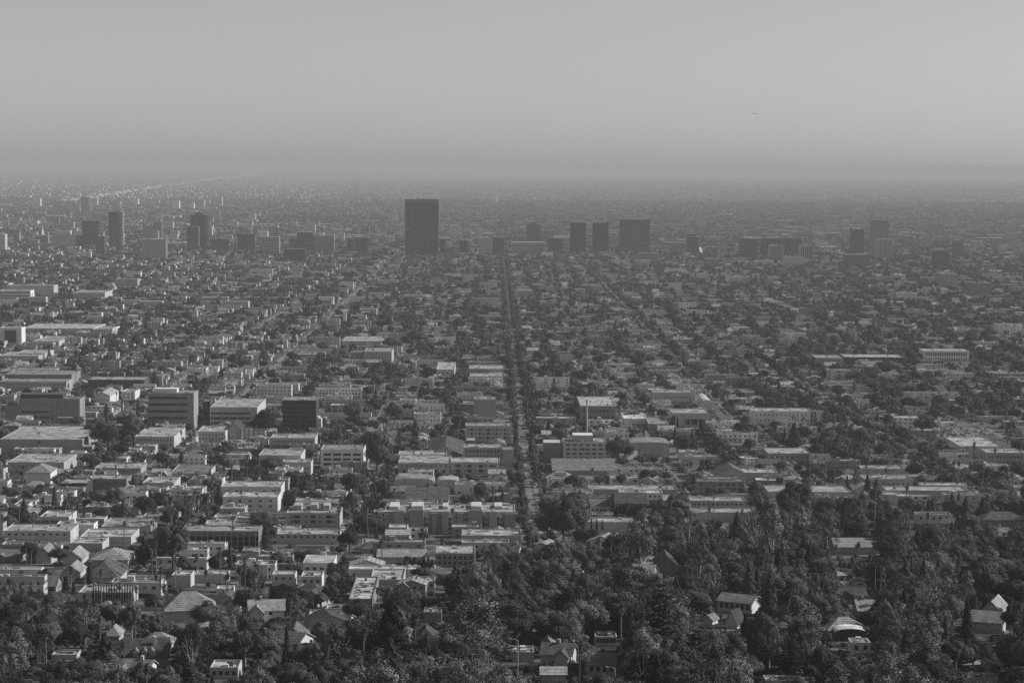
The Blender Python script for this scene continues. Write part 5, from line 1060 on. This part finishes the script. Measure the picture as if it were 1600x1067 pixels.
# the plain behind the towers: coarser lots
R3 = random.Random(21)
FARB = []; FART = []
y = 6300.0
while y < 15500:
    step = 24 + (y - 6300) * .0042; hw = y * .262
    n = int(2 * hw / (step * 1.5))
    for _ in range(n):
        x = R3.uniform(-hw, hw) + 50; yy = y + R3.uniform(-step / 2, step / 2)
        if hits(x - 9, x + 9, yy - 9, yy + 9): continue
        if vnoise(x, yy, 650) < .38 and R3.random() < .7: continue
        big = R3.random()
        if big < .03: w_, d_, h_ = R3.uniform(40, 90), R3.uniform(25, 60), R3.uniform(7, 14)
        elif big < .045: w_, d_, h_ = R3.uniform(18, 40), R3.uniform(15, 25), R3.uniform(16, 38)
        else: w_, d_, h_ = R3.uniform(9, 26), R3.uniform(8, 16), R3.choice([3.5, 4.5, 6.5, 7, 9])
        lf = 1.0 if x < 0 else .8
        FARB.append((x, yy, w_, d_, h_, R3.choice([.2, .28, .35, .48]) * lf, R3.choice([.12, .18, .25, .33, .42]) * lf))
    for _ in range(int(n * 1.05)):
        FART.append((R3.uniform(-hw, hw) + 50, y + R3.uniform(-step / 2, step / 2), R3.uniform(6, 13) * (1.15 if y > 9000 else 1)))
    y += step
while y < 34000:
    hw = y * .262; n = int(2 * hw / 95)
    for _ in range(n // 3):
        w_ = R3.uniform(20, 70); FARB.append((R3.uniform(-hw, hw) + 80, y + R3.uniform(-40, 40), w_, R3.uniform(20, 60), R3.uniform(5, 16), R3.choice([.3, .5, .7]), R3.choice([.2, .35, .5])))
    for _ in range(n // 2): FART.append((R3.uniform(-hw, hw) + 80, y + R3.uniform(-40, 40), R3.uniform(9, 15)))
    y += 130
for _ in range(120):     # pale mid-rises round the feet of the towers
    xx = R3.choice([R3.uniform(-1500, -100), R3.uniform(-1500, 1500)]); yy = R3.uniform(5300, 7600); w_ = R3.uniform(16, 46); d_ = R3.uniform(16, 26); h_ = R3.choice([9, 12, 15, 20, 28])
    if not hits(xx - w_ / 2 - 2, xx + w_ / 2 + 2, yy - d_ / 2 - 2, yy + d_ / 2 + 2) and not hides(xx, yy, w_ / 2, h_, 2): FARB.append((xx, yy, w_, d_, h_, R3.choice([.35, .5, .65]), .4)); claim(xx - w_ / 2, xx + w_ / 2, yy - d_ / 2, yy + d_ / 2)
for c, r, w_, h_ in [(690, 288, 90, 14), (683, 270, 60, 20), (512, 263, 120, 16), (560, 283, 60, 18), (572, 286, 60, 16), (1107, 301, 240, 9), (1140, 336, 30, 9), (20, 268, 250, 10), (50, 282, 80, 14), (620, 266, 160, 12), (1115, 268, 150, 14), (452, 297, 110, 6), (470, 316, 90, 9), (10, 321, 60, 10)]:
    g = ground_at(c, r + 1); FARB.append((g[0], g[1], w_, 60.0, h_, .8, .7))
# ------------------------------------------------------------------ which generic things are individuals, and their labels
def in_frame(x, y, h):
    c, r = pix(x, y, gz(y) + h * .7); return -5 < c < 1605 and r < 1075
ORD = ['nearest one', 'second', 'third', 'fourth', 'fifth', 'sixth', 'seventh', 'eighth', 'ninth', 'tenth', 'eleventh', 'twelfth', 'thirteenth', 'fourteenth', 'fifteenth', 'sixteenth', 'seventeenth', 'eighteenth', 'nineteenth', 'twentieth']
def ordinal(i):
    if i < 20: return ORD[i]
    n = i + 1; return '%d%s' % (n, {1: 'st', 2: 'nd', 3: 'rd'}.get(n % 10 if n % 100 not in (11, 12, 13) else 0, 'th'))
REFN = [q for q in REFS if -20 < q[0] < 1620]
def label_all(items):
    """items: (object, look, column, row, category, group); every label names the look and the place among its likes"""
    box_ = {}
    for it in items:
        o, look, c, r, cat, grp = it; best = min(REFN, key=lambda q: (q[0] - c) ** 2 + ((q[1] - r) * 1.6) ** 2); dx, dy = c - best[0], r - best[1]
        if abs(dx) > abs(dy) * 1.5: way = 'right of' if dx > 0 else 'left of'
        else: way = 'in front of' if dy > 0 else 'behind'
        box_.setdefault((look, way, best[2]), []).append((dx * dx + dy * dy * 2.5, it))
    for (look, way, short), lst in box_.items():
        lst.sort(key=lambda q: q[0])
        for i, (_, it) in enumerate(lst):
            lab = f'{look}, {ordinal(i)} {way} the {short}' if len(lst) > 1 else f'{look} just {way} the {short}'
            w_ = lab.split()
            if len(w_) > 16: print('LONG', lab)
            tag(it[0], lab, it[4], it[5])
ITEMS = []
def tword(t, cuts=((.2, 'dark'), (.3, 'grey'), (.38, 'pale'), (9, 'white'))):
    return next(w for k, w in cuts if t <= k)
def size_px(b): return b['w'] * (b['h'] + b['d'] * .12) * (F / b['y']) ** 2
far_b = MB(); n_ind = {'apartments': 0, 'house': 0}; LIM = {'apartments': 215, 'house': 255}
BLD.sort(key=size_px, reverse=True)
for b in BLD:
    rng = random.Random(int(b['x'] * 13 + b['y'] * 7)); vis = in_frame(b['x'], b['y'], b['h']); ind = vis and n_ind[b['kind']] < LIM[b['kind']]; near = b['y'] < 3300
    loc = (b['x'], b['y'], gz(b['y']))
    p = house(rng, b['w'], b['d'], b['h'], b['style'], b['wt'], b['rt'], near) if b['kind'] == 'house' else block(rng, b['w'], b['d'], b['h'], b['wt'], b['rt'], b['style'], near)
    if ind:
        n_ind[b['kind']] += 1; e = emit(NAME[b['kind']], p, loc, b['rz']); c, r = pix(b['x'], b['y'], loc[2] + b['h'] / 2); st = max(1, int(b['h'] / 2.95))
        if b['kind'] == 'house': look = tword(b['wt']) + ' ' + {'hip': 'hip-roofed', 'gable_x': 'ridge-roofed', 'gable_y': 'gable-fronted'}[b['style']] + (' cottage' if b['w'] < 10 else (' house' if st < 2 else ' two-storey house')) + ' with ' + tword(b['rt'], ((.14, 'dark'), (.24, 'grey'), (9, 'pale'))) + ' roof'
        else: look = tword(b['wt']) + ' ' + {1: 'single-storey', 2: 'two-storey', 3: 'three-storey'}.get(st, 'tall') + ' ' + {'box': 'boxy', 'L': 'angled', 'step': 'stepped', 'bay': 'bay-fronted'}[b['style']] + ' flats'
        ITEMS.append((e, look, c, r, 'house' if b['kind'] == 'house' else 'apartment building', GROUPS[b['kind']]))
    else:
        if not near:
            for k in ('roof_unit', 'eaves'): p.pop(k, None)
            if b['y'] > 4300: p.pop('glazing', None)
        for mb in p.values(): far_b.add(mb, loc, b['rz'])
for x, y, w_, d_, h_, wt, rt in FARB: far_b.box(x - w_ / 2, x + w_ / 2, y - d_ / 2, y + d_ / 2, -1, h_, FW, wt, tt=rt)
o = obj('distant_buildings', far_b); o['kind'] = 'stuff'; o['label'] = 'mass of small distant houses and flats covering the plain'; o['category'] = 'buildings'
print('buildings', len(BLD), n_ind, 'far faces', len(far_b.n))
# ------------------------------------------------------------------ trees: individuals first, the rest one mass
TNAME = {'broadleaf': 'broadleaf_tree', 'eucalyptus': 'eucalyptus_tree', 'conifer': 'conifer_tree', 'cedar': 'cedar_tree', 'cypress': 'cypress_tree', 'fan_palm': 'fan_palm', 'date_palm': 'date_palm', 'shrub': 'shrub'}
TG = {'broadleaf': 'broadleaf trees of the town', 'eucalyptus': 'loose eucalyptus trees', 'conifer': 'pyramid conifers', 'cedar': 'tiered cedars', 'cypress': 'slim cypresses', 'fan_palm': 'tall fan palms', 'date_palm': 'feather palms', 'shrub': 'garden shrubs'}
TL = {'broadleaf': 290, 'eucalyptus': 200, 'conifer': 120, 'cedar': 60, 'cypress': 240, 'fan_palm': 250, 'date_palm': 50, 'shrub': 150}
cnt = dict.fromkeys(TL, 0); mass = []
for t in TREES: t['big'] = (1e9 if t['force'] else 0) + (t['h'] * F / t['y'])
TREES.sort(key=lambda t: -t['big'])
for t in TREES:
    k = t['kind']; vs = VAR[k]; vi = t['i'] % len(vs); cm, tm, H_, R_ = vs[vi]; sz = t['h'] / H_; sx = sz if t['r'] is None else t['r'] / R_
    if k in ('fan_palm',): sx = min(1.15, max(.8, sz)) if t['r'] is None else min(sx, 1.5)
    if k in ('broadleaf', 'eucalyptus', 'conifer', 'cedar') and t['r'] is None: sx = sz * (.85 + (t['i'] % 7) * .06)
    z = gz(t['y'])
    if in_frame(t['x'], t['y'], t['h']) and cnt[k] < TL[k]:
        cnt[k] += 1; e = empty(TNAME[k], (t['x'], t['y'], z), t['rz']); e.scale = (sx, sx, sz)
        for nm, me in (('trunk', tm), ('crown', cm)):
            o = bpy.data.objects.new(nm, me); C.objects.link(o); o.parent = e
        c, r = pix(t['x'], t['y'], z + t['h'] * .6); H_m = t['h']
        look = {'broadleaf': ('tall spreading' if H_m > 11 else 'round-crowned' if H_m > 8 else 'small round') + ' broadleaf tree', 'eucalyptus': ('tall' if H_m > 17 else 'medium') + ' loose-crowned eucalyptus', 'conifer': ('tall' if H_m > 14 else 'short') + ' pointed conifer', 'cedar': 'dark flat-tiered cedar', 'cypress': ('tall' if H_m > 11 else 'short') + ' slim dark cypress', 'fan_palm': ('very tall' if H_m > 17 else 'tall' if H_m > 13 else 'shorter') + ' fan palm', 'date_palm': 'feather palm with arching fronds', 'shrub': 'rounded garden shrub'}[k]
        ITEMS.append((e, look, c, r, {'shrub': 'shrub', 'fan_palm': 'palm', 'date_palm': 'palm'}.get(k, 'tree'), TG[k]))
    else:
        lod = 1 if t['y'] < 1500 else 0; mass.append((t['x'], t['y'], z, sx, sx, sz, t['rz'], k, lod, t['i']))
for x, y, h_ in FART: mass.append((x, y, 0.0, h_ / 10 * 1.1, h_ / 10 * 1.1, h_ / 10, R3.uniform(0, 6.28), 'broadleaf', 0, R3.randrange(100)))
print('trees', len(TREES), cnt, 'mass', len(mass))
# sources for the mass live in a collection of their own; geometry nodes place them on points
SRC = bpy.data.collections.new('tree_mass_sources'); order = {}
n = 0
def src(me_list):
    global n
    o = bpy.data.objects.new('s%03d' % n, me_list); SRC.objects.link(o); n += 1; return n - 1
for k in TL:
    if k in FAR: order[(k, 0)] = [src(v[0]) for v in FAR[k]]
    lst = []
    for v in VAR[k]:
        lst.append((src(v[0]), src(v[1])))
    order[(k, 1)] = lst
pos = []; scl = []; rot = []; idx = []
for x, y, z, sx, sy, sz, rz, k, lod, i in mass:
    if lod == 0 and (k, 0) not in order: lod = 1
    L_ = order[(k, lod)]; s = L_[i % len(L_)]
    if lod == 0:
        # far variants were built at the same nominal heights
        s = (s,)
    for q in s: pos.append((x, y, z)); scl.append((sx, sy, sz)); rot.append((0, 0, rz)); idx.append(q)
pm = bpy.data.meshes.new('distant_trees'); pm.vertices.add(len(pos)); pm.vertices.foreach_set('co', np.array(pos, np.float32).ravel())
a = pm.attributes.new('scl', 'FLOAT_VECTOR', 'POINT'); a.data.foreach_set('vector', np.array(scl, np.float32).ravel())
a = pm.attributes.new('rot', 'FLOAT_VECTOR', 'POINT'); a.data.foreach_set('vector', np.array(rot, np.float32).ravel())
a = pm.attributes.new('idx', 'INT', 'POINT'); a.data.foreach_set('value', np.array(idx, np.int32)); pm.update()
dt = bpy.data.objects.new('distant_trees', pm); C.objects.link(dt); dt['kind'] = 'stuff'; dt['label'] = 'mass of distant trees between the houses of the plain'; dt['category'] = 'trees'
ng = bpy.data.node_groups.new('place_trees', 'GeometryNodeTree'); ng.interface.new_socket('Geometry', in_out='INPUT', socket_type='NodeSocketGeometry'); ng.interface.new_socket('Geometry', in_out='OUTPUT', socket_type='NodeSocketGeometry')
N = ng.nodes; gi = N.new('NodeGroupInput'); go = N.new('NodeGroupOutput'); ip = N.new('GeometryNodeInstanceOnPoints'); ci = N.new('GeometryNodeCollectionInfo'); ci.inputs['Collection'].default_value = SRC; ci.inputs['Separate Children'].default_value = True; ci.inputs['Reset Children'].default_value = True
def na(nm, ty):
    q = N.new('GeometryNodeInputNamedAttribute'); q.data_type = ty; q.inputs[0].default_value = nm; return q.outputs[0]
ng.links.new(gi.outputs[0], ip.inputs['Points']); ng.links.new(ci.outputs[0], ip.inputs['Instance']); ip.inputs['Pick Instance'].default_value = True
ng.links.new(na('idx', 'INT'), ip.inputs['Instance Index']); ng.links.new(na('rot', 'FLOAT_VECTOR'), ip.inputs['Rotation']); ng.links.new(na('scl', 'FLOAT_VECTOR'), ip.inputs['Scale']); ng.links.new(ip.outputs[0], go.inputs[0])
md = dt.modifiers.new('place_trees', 'NODES'); md.node_group = ng
# ------------------------------------------------------------------ cars
def car_mesh(tone):
    b = MB(); L_, W_ = 2.25, .88
    prof = [(-L_, .35), (-L_, .78), (-L_ + .15, .9), (-1.2, .95), (1.05, .95), (L_ - .1, .8), (L_, .6), (L_, .35)]
    cab = [(-1.75, .94), (-1.25, 1.42), (.35, 1.45), (1.1, .94)]
    for s_, q, w_, t, m_ in ((0, prof, W_, tone, PT), (1, cab, W_ - .1, .03, GL)):
        for a, c in zip(q, q[1:]): b.face([(a[0], -w_, a[1]), (a[0], w_, a[1]), (c[0], w_, c[1]), (c[0], -w_, c[1])], m_, t)
        b.face([(a[0], -w_, a[1]) for a in q], m_, t); b.face([(a[0], w_, a[1]) for a in q[::-1]], m_, t)
    b.box(-1.3, .4, -W_ + .08, W_ - .08, 1.43, 1.49, PT, tone)
    for x in (-1.4, 1.35):
        for s_ in (-1, 1): b.face([(x + .33 * math.cos(a), s_ * (W_ + .01), .33 + .33 * math.sin(a)) for a in np.linspace(0, 5.5, 8)][::-s_], BK, .02)
    return b
CT = [('white', .75), ('silver', .4), ('grey', .16), ('dark', .05), ('black', .02)]; CM = [(n_, car_mesh(t)) for n_, t in CT]; CMM = [(n_, mb.mesh('car')) for n_, mb in CM]
R4 = random.Random(31); cars = []
def street_cars(x, y, y1, p_):
    while y < y1:
        for sgn in (-1, 1):
            if R4.random() < p_: cars.append((x + sgn * (halfwidth(x) - 1.1), y + R4.uniform(-.5, .5), math.pi / 2 * sgn, 'parked'))
        if R4.random() < .07: cars.append((x + R4.choice([-1.8, 1.8]), y, math.pi / 2, 'driving'))
        y += 6.6
for x in XS:
    if abs(x) < 620: street_cars(x, max(start_of(x), abs(x) / .262) + 5, 2015 if x != 27 else 4500, .5)
for e, e2 in zip(EW, EW[1:]):
    if 2030 <= e < 4200:
        for x in xs_at(e + 1)[1:-1]:
            if x != 27: street_cars(x, e + 15, e2 - 8, .45)
for k in (2030, 3116):
    x = -k * .26
    while x < k * .26:
        if R4.random() < .5: cars.append((x, k + R4.choice([-7, -3.5, 3.5, 7]), 0, 'driving'))
        x += 9
g0 = ground_at(1471, 682); g1 = ground_at(1560, 682); ycar = g0[1]
lot = MB(); lot.box(g0[0] - 6, g1[0] + 6, ycar - 4, ycar + 66, -1, .16, AS, .2); o = obj('pavement', lot); o['kind'] = 'structure'
for row in range(6):
    x = g0[0]
    while x < g1[0]:
        if R4.random() < .85: cars.append((x, ycar + 1 + row * 10.5, math.pi / 2 * R4.choice([-1, 1]), 'lot'))
        x += 2.9
g = ground_at(215, 895)
for k in range(8): cars.append((g[0] + (k % 4) * 4 - 6, g[1] + (k // 4) * 9, R4.uniform(0, .5), 'parked'))
cars = [q for q in cars if (q[3] == 'lot' or not inside(q[0], q[1], .5)) and in_frame(q[0], q[1], 1)]
cars.sort(key=lambda q: q[1] - (300 if q[3] == 'lot' else 0)); fc = MB(); CW = {'parked': 'parked at the kerb', 'driving': 'out on the roadway', 'lot': 'in the car park'}
for i, (x, y, rz, why) in enumerate(cars):
    w_ = R4.choices(range(5), [.3, .25, .18, .15, .12])[0]; z = gz(y) + (.18 if why == 'lot' else .12)
    if i < 285:
        o = obj('car', CMM[w_][1], None, (x, y, z), rz); c, r = pix(x, y, z); ITEMS.append((o, f'{CT[w_][0]} car {CW[why]}', c, r, 'car', 'cars on the streets and in the car park'))
    else: fc.add(CM[w_][1], (x, y, z), rz)
o = obj('distant_cars', fc); o['kind'] = 'stuff'; o['label'] = 'small distant cars lined along the streets'; o['category'] = 'cars'
# ------------------------------------------------------------------ poles
def pole(name, col, rb, rt, label, cat, lamp):
    g = ground_at(col, rb); y = g[1]; h = at_y(col, rt, y)[2] - gz(y); p = {'post': MB()}; p['post'].tube([(0, 0, -1), (0, 0, h)], [.16, .11], TR, .5 if lamp else .22, 6)
    if lamp: p['arm'] = MB(); p['arm'].tube([(0, 0, h - .1), (-1.0, -.2, h + .5), (-2.2, -.4, h + .55)], [.07, .06, .05], TR, .5, 5); p['lamp_head'] = MB(); p['lamp_head'].box(-3.0, -2.1, -.6, -.2, h + .45, h + .65, TR, .55, bottom=True)
    else:
        p['crossarm'] = MB()
        for z in (h - .5, h - 1.6): p['crossarm'].box(-1.3, 1.3, -.22, -.1, z, z + .14, BK, .16, bottom=True)
    e = emit(name, p, (g[0], y, gz(y))); tag(e, label, cat)
for a in [('street_lamp', 809, 1075, 1000, 'tall street lamp with a bent arm at the bottom centre', 'street lamp', True), ('utility_pole', 903, 1045, 995, 'bare wooden pole left of the white bungalow', 'pole', False), ('street_lamp', 961, 1085, 1044, 'short lamp post at the bottom edge below the tiled-roof house', 'street lamp', True), ('utility_pole', 1338, 1042, 1018, 'wooden pole below the curved canopy house', 'pole', False), ('utility_pole', 1444, 1044, 1022, 'wooden pole beside the drive at lower right', 'pole', False), ('street_lamp', 604, 757, 741, 'lamp post at the cross street by the curved-roof market', 'street lamp', True), ('utility_pole', 466, 775, 744, 'tall utility pole beside the clipped cypresses', 'pole', False), ('street_lamp', 312, 745, 725, 'white lamp post beside the long grey-roofed shop', 'street lamp', True), ('street_lamp', 263, 735, 715, 'white lamp post left of the pointed turret', 'street lamp', True), ('utility_pole', 250, 900, 850, 'tall pole at the side street by the cottages', 'pole', False), ('utility_pole', 383, 925, 880, 'utility pole right of the cream flat cottage', 'pole', False), ('street_lamp', 1564, 1030, 1010, 'short lamp post among shrubs at the right edge', 'street lamp', True), ('utility_pole', 224, 880, 862, 'short pole left of the tall side street pole', 'pole', False), ('street_lamp', 881, 678, 662, 'white post beside the avenue behind the cream hotel', 'street lamp', True)]: pole(*a)
for k, (c, rb, rt) in enumerate([(152, 515, 484), (158, 513, 486), (166, 510, 480), (170, 512, 484), (140, 510, 482), (131, 508, 488), (148, 592, 574)]):
    pole('utility_pole', c, rb, rt, f'pale slim pole, {ordinal(k) if k else "first"} of those around the pale school wing', 'pole', False)
label_all(ITEMS)
# ------------------------------------------------------------------ the air
hz = MB(); X_ = 62000.0; hz.box(-X_, X_, -900.0, 90000.0, -6.0, 270.0, WP, 1, bottom=True)
me = hz.mesh('haze'); me.materials.clear(); m = bpy.data.materials.new('haze_air'); m.use_nodes = True; m.node_tree.nodes.clear()
pv = m.node_tree.nodes.new('ShaderNodeVolumePrincipled'); mo = m.node_tree.nodes.new('ShaderNodeOutputMaterial'); m.node_tree.links.new(pv.outputs[0], mo.inputs['Volume'])
pv.inputs['Color'].default_value = (HAZE_TONE,) * 3 + (1,); pv.inputs['Density'].default_value = HAZE_DENSITY; pv.inputs['Anisotropy'].default_value = HAZE_ANISO
me.materials.append(m); o = bpy.data.objects.new('haze', me); C.objects.link(o); o['kind'] = 'stuff'; o['label'] = 'pale even haze lying over the whole plain'; o['category'] = 'haze'
print('objects', len(bpy.data.objects))
